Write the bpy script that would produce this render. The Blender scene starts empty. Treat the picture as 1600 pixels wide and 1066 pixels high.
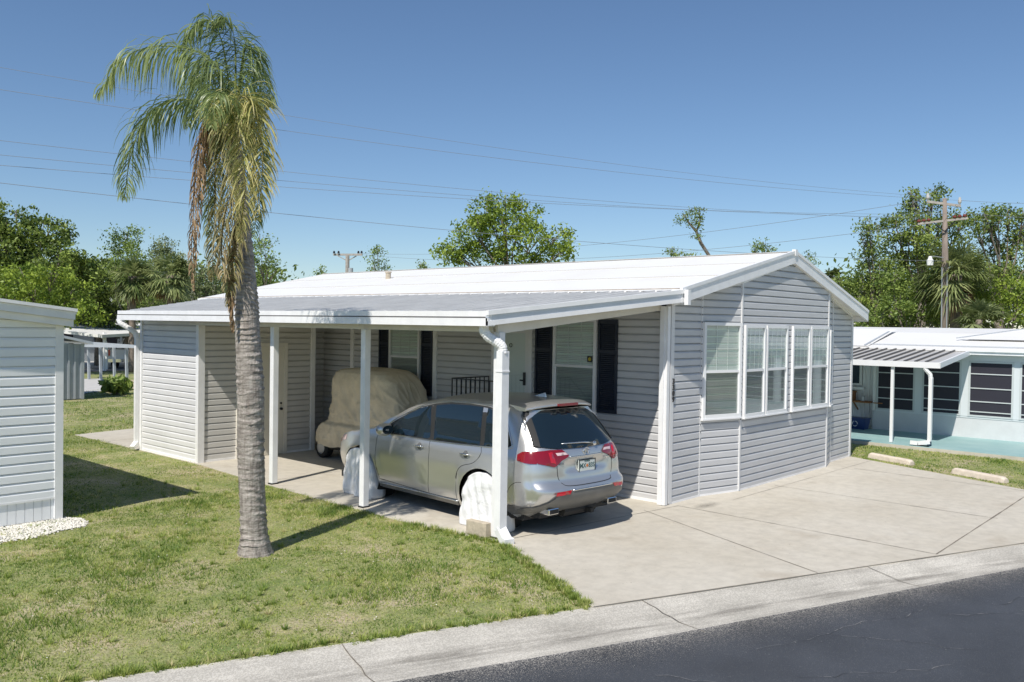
import bpy, bmesh, math, random
import numpy as np
from mathutils import Vector, Matrix, geometry
R=math.radians
random.seed(7); rng=np.random.default_rng(7)
sc=bpy.context.scene; COL=sc.collection

# ---------------- camera ----------------
F=1350.0; CAMH=2.9
YAW=math.atan(1500/F); PITCH=-math.atan(25/F); ROLL=math.atan(.0155)
fw=Vector((math.sin(YAW),math.cos(YAW),0)); rt=Vector((math.cos(YAW),-math.sin(YAW),0)); upv=Vector((0,0,1))
f_=fw*math.cos(PITCH)+upv*math.sin(PITCH); u0=upv*math.cos(PITCH)-fw*math.sin(PITCH)
r_=rt*math.cos(ROLL)+u0*math.sin(ROLL); u_=u0*math.cos(ROLL)-rt*math.sin(ROLL)
CAM=Vector((0,0,CAMH))
cd=bpy.data.cameras.new('camera'); cam=bpy.data.objects.new('camera',cd); COL.objects.link(cam)
cd.sensor_width=36; cd.lens=36*F/1600; cd.clip_start=.1; cd.clip_end=3000
M=Matrix((r_,u_,-f_)).transposed().to_4x4(); M.translation=CAM; cam.matrix_world=M
sc.camera=cam

# ---------------- light ----------------
AZ=R(16.6); EL=R(52)
tosun=Vector((-math.cos(EL)*math.cos(AZ),-math.cos(EL)*math.sin(AZ),math.sin(EL)))
w=bpy.data.worlds.new('World'); sc.world=w; w.use_nodes=True
nt=w.node_tree; sky=nt.nodes.new('ShaderNodeTexSky'); sky.sky_type='NISHITA'; sky.sun_disc=False
sky.sun_elevation=EL; sky.sun_rotation=math.atan2(tosun.x,tosun.y)
sky.air_density=1.0; sky.dust_density=0.0; sky.ozone_density=6.0; sky.altitude=0
nt.links.new(sky.outputs[0],nt.nodes['Background'].inputs[0]); nt.nodes['Background'].inputs[1].default_value=.10
sd=bpy.data.lights.new('sun','SUN'); sd.energy=4.6; sd.angle=R(.55); sd.color=(1,.95,.87)
sun=bpy.data.objects.new('sun',sd); COL.objects.link(sun); sun.rotation_euler=(-tosun).to_track_quat('-Z','Y').to_euler()
sc.view_settings.view_transform='Standard'; sc.view_settings.look='None'; sc.view_settings.gamma=1
sc.view_settings.exposure=0.08
sc.cycles.max_bounces=8; sc.cycles.transparent_max_bounces=12

def at(px,py,d):
    """world point at bearing/elevation px,py and distance d ahead (used for far trees and wires)"""
    r=f_*F+r_*(px-800)-u_*(py-533); return CAM+r*(d/r.dot(fw))

# ---------------- materials ----------------
MT={}
def mat(name,col,rough=.6,metal=0,var=0,vscale=3,bump=0,bscale=40,bdist=.02,spec=.5,col2=None,lo=.35,hi=.65,detail=6,coat=0,stretch=None):
    m=bpy.data.materials.new(name); m.use_nodes=True; t=m.node_tree; b=t.nodes['Principled BSDF']
    b.inputs['Roughness'].default_value=rough; b.inputs['Metallic'].default_value=metal
    b.inputs['Specular IOR Level'].default_value=spec; b.inputs['Coat Weight'].default_value=coat
    b.inputs['Base Color'].default_value=(*col,1)
    tc=t.nodes.new('ShaderNodeTexCoord'); src=tc.outputs['Object']
    if stretch:
        mp=t.nodes.new('ShaderNodeMapping'); mp.inputs['Scale'].default_value=stretch
        t.links.new(src,mp.inputs[0]); src=mp.outputs[0]
    if var or col2:
        n=t.nodes.new('ShaderNodeTexNoise'); n.inputs['Scale'].default_value=vscale; n.inputs['Detail'].default_value=detail
        n.inputs['Roughness'].default_value=.62
        t.links.new(src,n.inputs['Vector']); r=t.nodes.new('ShaderNodeValToRGB')
        r.color_ramp.elements[0].position=lo; r.color_ramp.elements[1].position=hi
        c2=col2 if col2 else tuple(min(1,c*(1+var)) for c in col); c1=col if col2 else tuple(c*(1-var) for c in col)
        r.color_ramp.elements[0].color=(*c1,1); r.color_ramp.elements[1].color=(*c2,1)
        t.links.new(n.outputs['Fac'],r.inputs[0]); t.links.new(r.outputs[0],b.inputs['Base Color'])
    if bump:
        n2=t.nodes.new('ShaderNodeTexNoise'); n2.inputs['Scale'].default_value=bscale; n2.inputs['Detail'].default_value=4
        t.links.new(src,n2.inputs['Vector']); bp=t.nodes.new('ShaderNodeBump'); bp.inputs['Strength'].default_value=bump
        bp.inputs['Distance'].default_value=bdist; t.links.new(n2.outputs['Fac'],bp.inputs['Height']); t.links.new(bp.outputs[0],b.inputs['Normal'])
    MT[name]=m; return m
mat('siding',(.555,.555,.56),.45,var=.05,vscale=1.5,stretch=(1,1,4))
mat('siding_shed',(.71,.705,.70),.45,var=.04,vscale=1.5)
mat('siding_warm_shade',(.60,.585,.555),.45,var=.04,vscale=1.5)  # shed walls standing in shade: the shade is in this warmer, darker colour
mat('siding_white',(.86,.87,.88),.45,var=.03,vscale=1.5)
mat('white_trim',(.84,.835,.83),.4,var=.05,vscale=4,bump=.05)
mat('white_vinyl',(.82,.82,.82),.35)
mat('beam_cream',(.74,.70,.62),.5,var=.05)
mat('roof_white',(.77,.765,.745),.5,col2=(.73,.70,.65),vscale=.8,lo=.45,hi=.8)
mat('roof_metal',(.63,.625,.61),.5,metal=.0,var=.07,vscale=2)
mat('roof_seam',(.50,.48,.45),.6)  # raised seams, greyed to paint in their narrow shadows
mat('flashing_brown',(.34,.28,.22),.8,var=.3,vscale=6)
mat('rib_grey',(.50,.50,.51),.5)
mat('metal_and_band_shade',(.62,.65,.70),.35,metal=.2,var=.05)
mat('shutter_navy',(.016,.022,.038),.45)
mat('glass_dark',(.02,.035,.045),.03,spec=.8)
mat('interior',(.05,.055,.055),.8)
mat('blind',(.80,.88,.82),.5)
mat('curtain',(.72,.76,.70),.7)
mat('black_metal',(.02,.02,.022),.4)
mat('black_rubber',(.018,.018,.018),.75)
mat('number_black',(.03,.03,.035),.5)
mat('door_white',(.82,.82,.80),.4)
mat('door_cream',(.72,.68,.58),.45,var=.03)
mat('cover_beige',(.70,.61,.45),.85,var=.14,vscale=2.2,bump=.5,bscale=9,bdist=.03)
mat('cloth_white',(.80,.80,.80),.7,var=.05,vscale=3,bump=.3,bscale=14,bdist=.02)
mat('car_silver',(.62,.615,.60),.28,metal=.76,coat=.15)
mat('car_grey',(.17,.17,.165),.42,metal=.3,var=.12,vscale=3)
mat('car_glass',(.008,.016,.022),.03,spec=.9)
mat('chrome',(.75,.75,.75),.12,metal=1)
mat('tail_red',(.22,.004,.010),.12,coat=1)
mat('tail_bright',(.50,.01,.02),.1,coat=1)
mat('lens_clear',(.75,.55,.55),.1,coat=1)
mat('amber',(.8,.2,.02),.15,coat=1)
mat('gap_dark',(.02,.02,.02),.7)
mat('joint_dirt',(.20,.175,.14),.95,var=.35,vscale=6)
mat('plate_white',(.62,.66,.62),.4)
mat('plate_green',(.03,.10,.10),.5)
mat('plate_orange',(.6,.2,.05),.5)
mat('paver',(.50,.43,.33),.9,var=.15,vscale=14,bump=.5,bscale=60)
mat('stop_concrete',(.62,.54,.45),.9,var=.12,vscale=9,bump=.4,bscale=60)
mat('awning_grey',(.50,.49,.47),.4,var=.04)
mat('awning_rib',(.10,.095,.09),.5)
mat('teal_paint',(.26,.42,.42),.6,col2=(.36,.50,.49),vscale=1.2,lo=.4,hi=.75)
mat('screen_dark',(.035,.033,.045),.55,spec=.3)
mat('screen_bar',(.55,.58,.58),.4)
mat('screen_frame',(.66,.69,.70),.4)
mat('bin_blue',(.01,.04,.16),.4)
mat('box_brown',(.30,.13,.05),.8)
mat('trunk_brown',(.20,.17,.14),.95,var=.35,vscale=4,bump=.8,bscale=14)
mat('palm_trunk_far',(.22,.18,.15),.95,var=.3,vscale=6,bump=.8,bscale=20)
mat('pole_wood',(.24,.195,.165),.95,var=.25,vscale=3,stretch=(1,1,.2),bump=.5,bscale=30)
mat('pole_wood_grey',(.38,.35,.32),.95,var=.2,vscale=3)
mat('insulator',(.16,.04,.03),.3)
mat('galvanized',(.45,.46,.47),.45,metal=.6)
mat('wire',(.22,.25,.29),.6)
mat('bg_metal',(.40,.43,.46),.5,var=.06)
mat('truck_white',(.75,.75,.76),.3,coat=.5)
mat('moss_grey',(.20,.20,.16),.95)
mat('far_asphalt',(.20,.20,.21),.9,var=.1)
mat('far_concrete',(.50,.49,.47),.9,var=.08)
mat('pebble',(.68,.65,.58),.8,var=.22,vscale=25)

def concrete():
    m=mat('concrete',(.47,.44,.385),.88,bump=.25,bscale=90); t=m.node_tree; b=t.nodes['Principled BSDF']
    tc=t.nodes.new('ShaderNodeTexCoord')
    def noise(s,d,r=.6):
        n=t.nodes.new('ShaderNodeTexNoise'); n.inputs['Scale'].default_value=s; n.inputs['Detail'].default_value=d; n.inputs['Roughness'].default_value=r
        t.links.new(tc.outputs['Object'],n.inputs['Vector']); return n
    def ramp(src,c0,c1,p0,p1):
        r=t.nodes.new('ShaderNodeValToRGB'); r.color_ramp.elements[0].position=p0; r.color_ramp.elements[1].position=p1
        r.color_ramp.elements[0].color=(*c0,1); r.color_ramp.elements[1].color=(*c1,1); t.links.new(src,r.inputs[0]); return r
    a=ramp(noise(.55,8,.65).outputs['Fac'],(.50,.455,.375),(.575,.535,.46),.3,.7)
    g=ramp(noise(5,6,.7).outputs['Fac'],(.82,.82,.82),(1.04,1.04,1.04),.3,.6)
    s=ramp(noise(1.3,3,.5).outputs['Fac'],(.86,.83,.80),(1,1,1),.26,.40)
    mx=t.nodes.new('ShaderNodeMixRGB'); mx.blend_type='MULTIPLY'; mx.inputs[0].default_value=.75
    t.links.new(a.outputs[0],mx.inputs[1]); t.links.new(g.outputs[0],mx.inputs[2])
    m2=t.nodes.new('ShaderNodeMixRGB'); m2.blend_type='MULTIPLY'; m2.inputs[0].default_value=.8
    t.links.new(mx.outputs[0],m2.inputs[1]); t.links.new(s.outputs[0],m2.inputs[2])
    t.links.new(m2.outputs[0],b.inputs['Base Color']); return m
concrete()
def speckle(name,base,dots,scale,thr,rough=.85,bump=.4,big=None):
    m=mat(name,base,rough); t=m.node_tree; b=t.nodes['Principled BSDF']; tc=t.nodes.new('ShaderNodeTexCoord')
    v=t.nodes.new('ShaderNodeTexVoronoi'); v.inputs['Scale'].default_value=scale; t.links.new(tc.outputs['Object'],v.inputs['Vector'])
    sep=t.nodes.new('ShaderNodeSeparateColor'); t.links.new(v.outputs['Color'],sep.inputs[0])
    r=t.nodes.new('ShaderNodeValToRGB'); r.color_ramp.elements[0].position=thr; r.color_ramp.elements[1].position=min(1,thr+.08)
    r.color_ramp.elements[0].color=(*base,1); r.color_ramp.elements[1].color=(*dots,1); t.links.new(sep.outputs[0],r.inputs[0])
    n=t.nodes.new('ShaderNodeTexNoise'); n.inputs['Scale'].default_value=1.3; n.inputs['Detail'].default_value=8; t.links.new(tc.outputs['Object'],n.inputs['Vector'])
    r2=t.nodes.new('ShaderNodeValToRGB'); r2.color_ramp.elements[0].position=.3; r2.color_ramp.elements[1].position=.65
    r2.color_ramp.elements[0].color=(.78,.77,.75,1); r2.color_ramp.elements[1].color=(1.05,1.04,1.02,1); t.links.new(n.outputs['Fac'],r2.inputs[0])
    mx=t.nodes.new('ShaderNodeMixRGB'); mx.blend_type='MULTIPLY'; mx.inputs[0].default_value=1
    t.links.new(r.outputs[0],mx.inputs[1]); t.links.new(r2.outputs[0],mx.inputs[2]); t.links.new(mx.outputs[0],b.inputs['Base Color'])
    bp=t.nodes.new('ShaderNodeBump'); bp.inputs['Strength'].default_value=bump; bp.inputs['Distance'].default_value=.01
    t.links.new(v.outputs['Distance'],bp.inputs['Height']); t.links.new(bp.outputs[0],b.inputs['Normal']); return m
speckle('curb_aggregate',(.49,.465,.415),(.63,.60,.54),95,.5,bump=.25)
speckle('asphalt',(.056,.062,.074),(.11,.115,.125),160,.90,.7,.25)
def leafmat(name,c0,c1,rough=.5,trans=.3,c2=None):
    """foliage: colour from the per-leaf attribute v"""
    m=bpy.data.materials.new(name); m.use_nodes=True; t=m.node_tree; b=t.nodes['Principled BSDF']; out=t.nodes['Material Output']
    a=t.nodes.new('ShaderNodeAttribute'); a.attribute_name='v'; r=t.nodes.new('ShaderNodeValToRGB')
    r.color_ramp.elements[0].color=(*c0,1); r.color_ramp.elements[1].color=(*c1,1)
    if c2: e=r.color_ramp.elements.new(.5); e.color=(*c2,1)
    t.links.new(a.outputs['Fac'],r.inputs[0]); t.links.new(r.outputs[0],b.inputs['Base Color'])
    b.inputs['Roughness'].default_value=rough; b.inputs['Specular IOR Level'].default_value=.35
    tr=t.nodes.new('ShaderNodeBsdfTranslucent'); t.links.new(r.outputs[0],tr.inputs[0])
    mx=t.nodes.new('ShaderNodeMixShader'); mx.inputs[0].default_value=trans
    t.links.new(b.outputs[0],mx.inputs[1]); t.links.new(tr.outputs[0],mx.inputs[2]); t.links.new(mx.outputs[0],out.inputs[0])
    MT[name]=m; return m
leafmat('leaf_oak',(.05,.095,.025),(.37,.46,.10))
leafmat('leaf_bright',(.10,.17,.025),(.40,.50,.07))
leafmat('leaf_mid',(.08,.14,.03),(.36,.46,.11))
leafmat('leaf_pale',(.11,.15,.06),(.36,.41,.19))
leafmat('leaf_cabbage',(.10,.15,.04),(.42,.46,.20))
leafmat('frond_green',(.09,.16,.045),(.44,.50,.20),.35,.42)
leafmat('frond_yellow',(.19,.25,.045),(.74,.62,.27),.4,.3)
leafmat('frond_dead',(.20,.12,.06),(.52,.37,.22),.8,.15)
leafmat('frond_mixed',(.13,.17,.04),(.52,.40,.22),.5,.25)
leafmat('grass_blade',(.09,.19,.025),(.74,.60,.40),.55,.42,c2=(.44,.50,.12))
def pane(name,tint,base,refl=.1):
    """window glass: see-through tint + sharp mirror by Fresnel"""
    m=bpy.data.materials.new(name); m.use_nodes=True; t=m.node_tree; t.nodes.remove(t.nodes['Principled BSDF']); out=t.nodes['Material Output']
    tr=t.nodes.new('ShaderNodeBsdfTransparent'); tr.inputs[0].default_value=(*tint,1)
    g=t.nodes.new('ShaderNodeBsdfGlossy'); g.inputs['Roughness'].default_value=.01; g.inputs[0].default_value=(.9,.95,1,1)
    lw=t.nodes.new('ShaderNodeLayerWeight'); lw.inputs[0].default_value=.5; pw=t.nodes.new('ShaderNodeMath'); pw.operation='POWER'; pw.inputs[1].default_value=3.5; t.links.new(lw.outputs['Facing'],pw.inputs[0])
    ma=t.nodes.new('ShaderNodeMath'); ma.operation='MULTIPLY_ADD'; ma.inputs[1].default_value=.85; ma.inputs[2].default_value=.05; t.links.new(pw.outputs[0],ma.inputs[0])
    mx=t.nodes.new('ShaderNodeMixShader'); t.links.new(ma.outputs[0],mx.inputs[0]); t.links.new(tr.outputs[0],mx.inputs[1]); t.links.new(g.outputs[0],mx.inputs[2])
    t.links.new(mx.outputs[0],out.inputs[0]); MT[name]=m
pane('pane',(.90,.95,.92),None); pane('pane_screen',(.62,.65,.63),None)

def grassmat():
    m=mat('grass_ground',(.1,.14,.04),.95,bump=.8,bscale=45); t=m.node_tree; b=t.nodes['Principled BSDF']; tc=t.nodes.new('ShaderNodeTexCoord')
    def noise(s,d,r=.6):
        n=t.nodes.new('ShaderNodeTexNoise'); n.inputs['Scale'].default_value=s; n.inputs['Detail'].default_value=d; n.inputs['Roughness'].default_value=r
        t.links.new(tc.outputs['Object'],n.inputs['Vector']); return n
    r=t.nodes.new('ShaderNodeValToRGB'); r.color_ramp.elements[0].position=.36; r.color_ramp.elements[1].position=.66
    r.color_ramp.elements[0].color=(.17,.23,.06,1); r.color_ramp.elements[1].color=(.52,.43,.29,1)
    e=r.color_ramp.elements.new(.5); e.color=(.31,.32,.13,1)
    n1=noise(.8,9,.72); t.links.new(n1.outputs['Fac'],r.inputs[0])
    r2=t.nodes.new('ShaderNodeValToRGB'); r2.color_ramp.elements[0].position=.3; r2.color_ramp.elements[1].position=.7
    r2.color_ramp.elements[0].color=(.5,.5,.5,1); r2.color_ramp.elements[1].color=(1.3,1.3,1.3,1); n2=noise(22,5,.75); t.links.new(n2.outputs['Fac'],r2.inputs[0])
    mx=t.nodes.new('ShaderNodeMixRGB'); mx.blend_type='MULTIPLY'; mx.inputs[0].default_value=1
    t.links.new(r.outputs[0],mx.inputs[1]); t.links.new(r2.outputs[0],mx.inputs[2]); t.links.new(mx.outputs[0],b.inputs['Base Color'])
grassmat()

# ---------------- mesh helpers ----------------
def tag(o,label=None,cat=None,group=None,kind=None):
    if label: o['label']=label
    if cat: o['category']=cat
    if group: o['group']=group
    if kind: o['kind']=kind
    return o
def thing(name,label,cat,loc=(0,0,0),rz=0,group=None):
    o=bpy.data.objects.new(name,None); COL.objects.link(o); o.location=loc; o.rotation_euler=(0,0,rz); o.empty_display_size=.1
    return tag(o,label,cat,group)
def origin(p):
    v=Vector((0,0,0))
    while p is not None: v+=Vector(p.location); p=p.parent
    return v
class MB:
    def __init__(s): s.v=[]; s.f=[]; s.m=[]; s.cur=0; s.pc=[]
    def add(s,vs,fs):
        vs=list(vs); s.pc.append((vs,list(fs))); b=len(s.v); s.v+= [tuple(v) for v in vs]; s.f+=[tuple(b+i for i in f) for f in fs]; s.m+=[s.cur]*len(fs); return s
    def box(s,a,b):
        (x0,y0,z0),(x1,y1,z1)=a,b
        x0,x1=min(x0,x1),max(x0,x1); y0,y1=min(y0,y1),max(y0,y1); z0,z1=min(z0,z1),max(z0,z1)
        return s.add([(x0,y0,z0),(x1,y0,z0),(x1,y1,z0),(x0,y1,z0),(x0,y0,z1),(x1,y0,z1),(x1,y1,z1),(x0,y1,z1)],
          [(0,3,2,1),(4,5,6,7),(0,1,5,4),(1,2,6,5),(2,3,7,6),(3,0,4,7)])
    def obox(s,c,ux,uy,uz):
        c,ux,uy,uz=map(Vector,(c,ux,uy,uz)); vs=[]
        for k in(-1,1):
            for (i,j) in((-1,-1),(1,-1),(1,1),(-1,1)): vs.append(c+ux*i+uy*j+uz*k)
        return s.add(vs,[(0,3,2,1),(4,5,6,7),(0,1,5,4),(1,2,6,5),(2,3,7,6),(3,0,4,7)])
    def bar(s,p,q,w,h,up=(0,0,1)):
        p,q=Vector(p),Vector(q); d=(q-p); l=d.length; d.normalize(); a=d.cross(Vector(up)).normalized(); b=a.cross(d)
        return s.obox((p+q)/2,d*l/2,a*w/2,b*h/2)
    def tube(s,pts,rad,n=10,cap=True):
        pts=[Vector(p) for p in pts]; 
        if not hasattr(rad,'__len__'): rad=[rad]*len(pts)
        ref=None; vs=[]
        for i,p in enumerate(pts):
            d=(pts[min(i+1,len(pts)-1)]-pts[max(i-1,0)]).normalized()
            if ref is None: ref=d.orthogonal().normalized()
            a=(ref-d*ref.dot(d)).normalized(); ref=a; b=d.cross(a)
            for k in range(n):
                t=2*math.pi*k/n; vs.append(p+(a*math.cos(t)+b*math.sin(t))*rad[i])
        fs=[]
        for i in range(len(pts)-1):
            for k in range(n): fs.append((i*n+k,i*n+(k+1)%n,(i+1)*n+(k+1)%n,(i+1)*n+k))
        if cap: fs.append(tuple(range(n-1,-1,-1))); fs.append(tuple((len(pts)-1)*n+k for k in range(n)))
        return s.add(vs,fs)
    def prism(s,poly,off):
        poly=[Vector(p) for p in poly]; off=Vector(off); n=len(poly)
        return s.add(poly+[p+off for p in poly],[tuple(range(n-1,-1,-1)),tuple(range(n,2*n))]+[(i,(i+1)%n,n+(i+1)%n,n+i) for i in range(n)])
    def each(s,name,m,parent=None,**k):
        for vs,fs in s.pc:
            q=MB(); q.add(vs,fs); q.build(name,m,parent,**k)
    def build(s,name,m,parent=None,smooth=False,local=False,bevel=0):
        me=bpy.data.meshes.new(name); o0=Vector((0,0,0)) if (local or parent is None) else origin(parent)
        me.from_pydata([tuple(Vector(v)-o0) for v in s.v],[],s.f)
        ms=m if isinstance(m,(list,tuple)) else [m]
        for k in ms: me.materials.append(MT[k])
        if len(ms)>1: me.polygons.foreach_set('material_index',s.m)
        bm=bmesh.new(); bm.from_mesh(me); bmesh.ops.recalc_face_normals(bm,faces=bm.faces); bm.to_mesh(me); bm.free()
        if smooth: me.shade_smooth()
        o=bpy.data.objects.new(name,me); COL.objects.link(o)
        if parent is not None: o.parent=parent
        if bevel:
            md=o.modifiers.new('bevel','BEVEL'); md.width=bevel; md.segments=2; md.limit_method='ANGLE'
        return o
def npmesh(name,V,Fq,m,parent=None,attr=None,smooth=False,k=4):
    """numpy faces of k verts"""
    me=bpy.data.meshes.new(name); V=np.asarray(V,float)
    if parent is not None: V=V-np.array(origin(parent))
    nf=len(Fq); me.vertices.add(len(V)); me.vertices.foreach_set('co',V.astype(np.float32).ravel())
    me.loops.add(nf*k); me.loops.foreach_set('vertex_index',np.asarray(Fq,np.int32).ravel())
    me.polygons.add(nf); me.polygons.foreach_set('loop_start',np.arange(0,nf*k,k,dtype=np.int32)); me.polygons.foreach_set('loop_total',np.full(nf,k,np.int32))
    if attr is not None:
        a=me.attributes.new('v','FLOAT','FACE'); a.data.foreach_set('value',np.asarray(attr,np.float32))
    me.update(calc_edges=True)
    if smooth: me.shade_smooth()
    me.materials.append(MT[m]); o=bpy.data.objects.new(name,me); COL.objects.link(o)
    if parent is not None: o.parent=parent
    return o
def struct(name,mb,m,**k): return tag(mb.build(name,m,**k),kind='structure')

# ---------------- ground ----------------
def curby(x): return 7.08-.4138*(x-2.823)
g=MB(); g.add([(-900,-900,-.2),(900,-900,-.2),(900,900,-.2),(-900,900,-.2)],[(0,1,2,3)]); struct('ground',g,'grass_ground')
l=MB(); l.add([(-60,curby(-60),0),(90,curby(90),0),(90,160,0),(-60,160,0)],[(0,1,2,3)]); lawn=struct('lawn',l,'grass_ground')
# gutter kerb: swept profile
def botoff(x): return .95 if x<7.2 else max(.72,.95-.043*(x-7.2))
kb=MB(); xs=[-60,-20,-5]+[i*.5 for i in range(-4,42)]+[30,60,90]
prof=[(0,.004),(.08,.0),(.35,-.03),(.62,-.055),(.68,-.055),(.85,-.045),(1.0,-.04)]
vs=[]
for x in xs:
    for (t,z) in prof: vs.append((x-.0*t, curby(x)-botoff(x)*t, z))
n=len(prof); fs=[(i*n+j,i*n+j+1,(i+1)*n+j+1,(i+1)*n+j) for i in range(len(xs)-1) for j in range(n-1)]
kb.add(vs,fs); kerb=struct('kerb',kb,'curb_aggregate',smooth=True)
jb=MB()
for x0,dx in ((2.1,-.35),(4.75,-.34),(7.72,-.30),(10.77,-.28),(13.8,-.26)):
    pts=[]
    for i in range(9):
        t=i/8; pts.append(((x0+dx*t*.9+random.uniform(-.012,.012)),curby(x0)-botoff(x0)*t*.99-dx*0, 0))
    for i in range(8):
        a,b=pts[i],pts[i+1]; za=np.interp(i/8,[p[0] for p in prof],[p[1] for p in prof])+.004; zb=np.interp((i+1)/8,[p[0] for p in prof],[p[1] for p in prof])+.004
        w=.006; za+=.002;zb+=.002; jb.add([(a[0]-w,a[1],za),(a[0]+w,a[1],za),(b[0]+w,b[1],zb),(b[0]-w,b[1],zb)],[(0,1,2,3)])
jb.build('kerb_joint','joint_dirt',kerb)
mat('gutter_dirt',(.13,.115,.10),.95); _t=MT['gutter_dirt'].node_tree; _c=_t.nodes.new('ShaderNodeTexCoord'); _m=_t.nodes.new('ShaderNodeMapping'); _m.inputs['Rotation'].default_value=(0,0,R(-22.5)); _m.vector_type='TEXTURE'; _m.inputs['Scale'].default_value=(2.5,.22,1)
_n=_t.nodes.new('ShaderNodeTexNoise'); _n.inputs['Scale'].default_value=2.2; _n.inputs['Detail'].default_value=9; _n.inputs['Roughness'].default_value=.7; _a=_t.nodes.new('ShaderNodeAttribute'); _a.attribute_name='fade'
_r=_t.nodes.new('ShaderNodeMapRange'); _r.inputs[1].default_value=.42; _r.inputs[2].default_value=.75; _r.inputs[4].default_value=.6; _q=_t.nodes.new('ShaderNodeMath'); _q.operation='MULTIPLY'
_t.links.new(_c.outputs['Object'],_m.inputs[0]); _t.links.new(_m.outputs[0],_n.inputs['Vector']); _t.links.new(_n.outputs['Fac'],_r.inputs[0]); _t.links.new(_r.outputs[0],_q.inputs[0]); _t.links.new(_a.outputs['Fac'],_q.inputs[1]); _t.links.new(_q.outputs[0],_t.nodes['Principled BSDF'].inputs['Alpha'])
me=bpy.data.meshes.new('gutter_dirt'); vs=[];fd=[]; ex=[i*.25 for i in range(-20,84)]; TT=[.02,.25,.45,.60,.68,.80,.98]; FF=[.35,.15,.35,1.0,.9,.35,.55]
for x in ex:
    for t_,f in zip(TT,FF): vs.append((x,curby(x)-botoff(x)*t_,float(np.interp(t_,[p[0] for p in prof],[p[1] for p in prof]))+.003)); fd.append(f)
me.from_pydata(vs,[],[(7*i+j,7*i+j+1,7*i+j+8,7*i+j+7) for i in range(len(ex)-1) for j in range(6)])
at_=me.attributes.new('fade','FLOAT','POINT'); at_.data.foreach_set('value',fd); me.materials.append(MT['gutter_dirt'])
gd=bpy.data.objects.new('gutter_dirt',me); COL.objects.link(gd); gd.parent=kerb
rd=MB(); xs2=xs; vs=[]
for x in xs2: vs+=[(x,curby(x)-botoff(x)+.002,-.041),(x,curby(x)-botoff(x)-7.5,-.02)]
rd.add(vs,[(2*i,2*i+1,2*i+3,2*i+2) for i in range(len(xs2)-1)]); road=struct('road',rd,'asphalt')
# worn aggregate edge strip on the road + cracks
mat('asphalt_edge',(.09,.09,.095),.9)
def edgemat():
    m=speckle('asphalt_worn',(.09,.092,.098),(.40,.38,.35),110,.45,.9,.5)
edgemat()
def edge_alpha():
    m=MT['asphalt_worn']; t=m.node_tree; b=t.nodes['Principled BSDF']
    a=t.nodes.new('ShaderNodeAttribute'); a.attribute_name='fade'
    tc=t.nodes.new('ShaderNodeTexCoord'); v=t.nodes.new('ShaderNodeTexNoise'); v.inputs['Scale'].default_value=150; v.inputs['Detail'].default_value=3; v.inputs['Roughness'].default_value=.8
    t.links.new(tc.outputs['Object'],v.inputs['Vector'])
    ad=t.nodes.new('ShaderNodeMath'); ad.operation='ADD'; t.links.new(a.outputs['Fac'],ad.inputs[0]); t.links.new(v.outputs['Fac'],ad.inputs[1])
    g=t.nodes.new('ShaderNodeMath'); g.operation='GREATER_THAN'; g.inputs[1].default_value=1.02; mr=t.nodes.new('ShaderNodeMapRange'); mr.inputs[1].default_value=.33; mr.inputs[2].default_value=.67; t.links.new(v.outputs['Fac'],mr.inputs[0]); t.links.new(mr.outputs[0],ad.inputs[1]); t.links.new(ad.outputs[0],g.inputs[0])
    t.links.new(g.outputs[0],b.inputs['Alpha'])
edge_alpha()
me=bpy.data.meshes.new('worn_edge'); vs=[];fd=[]
ex=[i*.25 for i in range(-20,84)]
for x in ex:
    y=curby(x)-botoff(x); vs+=[(x,y-.0,-.036),(x,y-.12,-.036),(x,y-.75,-.035)]; fd+=[.72,.50,.02]
me.from_pydata(vs,[],[(3*i+j,3*i+j+1,3*i+j+4,3*i+j+3) for i in range(len(ex)-1) for j in range(2)])
at_=me.attributes.new('fade','FLOAT','POINT'); at_.data.foreach_set('value',fd); me.materials.append(MT['asphalt_worn'])
we=bpy.data.objects.new('worn_edge',me); COL.objects.link(we); we.parent=road
mat('crack_grey',(.22,.22,.22),.9,col2=(.07,.075,.085),vscale=9,lo=.45,hi=.52)
ck=MB()
def crack(p,q,w,z,n=14,j=.05):
    p,q=Vector(p),Vector(q); d=(q-p); nn=Vector((-d.y,d.x)).normalized(); L=[]
    o=0
    for i in range(n+1):
        o+=random.uniform(-j,j); c=p+d*i/n+nn*o; ww=w*random.uniform(.4,1.2); L+=[(c.x-nn.x*ww,c.y-nn.y*ww,z),(c.x+nn.x*ww,c.y+nn.y*ww,z)]
    return L
for p,q in (((6.2,3.9),(6.9,2.6)),((7.3,3.6),(9.2,2.9)),((9.2,2.9),(10.4,2.75)),((7.0,3.0),(8.3,2.2)),((9.6,2.6),(10.8,1.2)),((8.2,3.2),(8.6,2.0)),((10.4,2.3),(12.0,1.7)),((5.4,4.2),(5.9,3.6))):
    L=crack(p,q,.004,-.031); ck.add(L,[(2*i,2*i+1,2*i+3,2*i+2) for i in range(len(L)//2-1)])
# loose grit on the road
for i in range(420):
    x=random.uniform(4,15); y=curby(x)-botoff(x)-abs(random.gauss(0,1.3))-.1; s=random.uniform(.003,.008)
    ck.add([(x-s,y-s,-.030),(x+s,y-s*.6,-.030),(x+s*.5,y+s,-.028),(x-s*.6,y+s*.5,-.028)],[(0,1,2,3)])
ck.build('crack','crack_grey',road)

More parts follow.
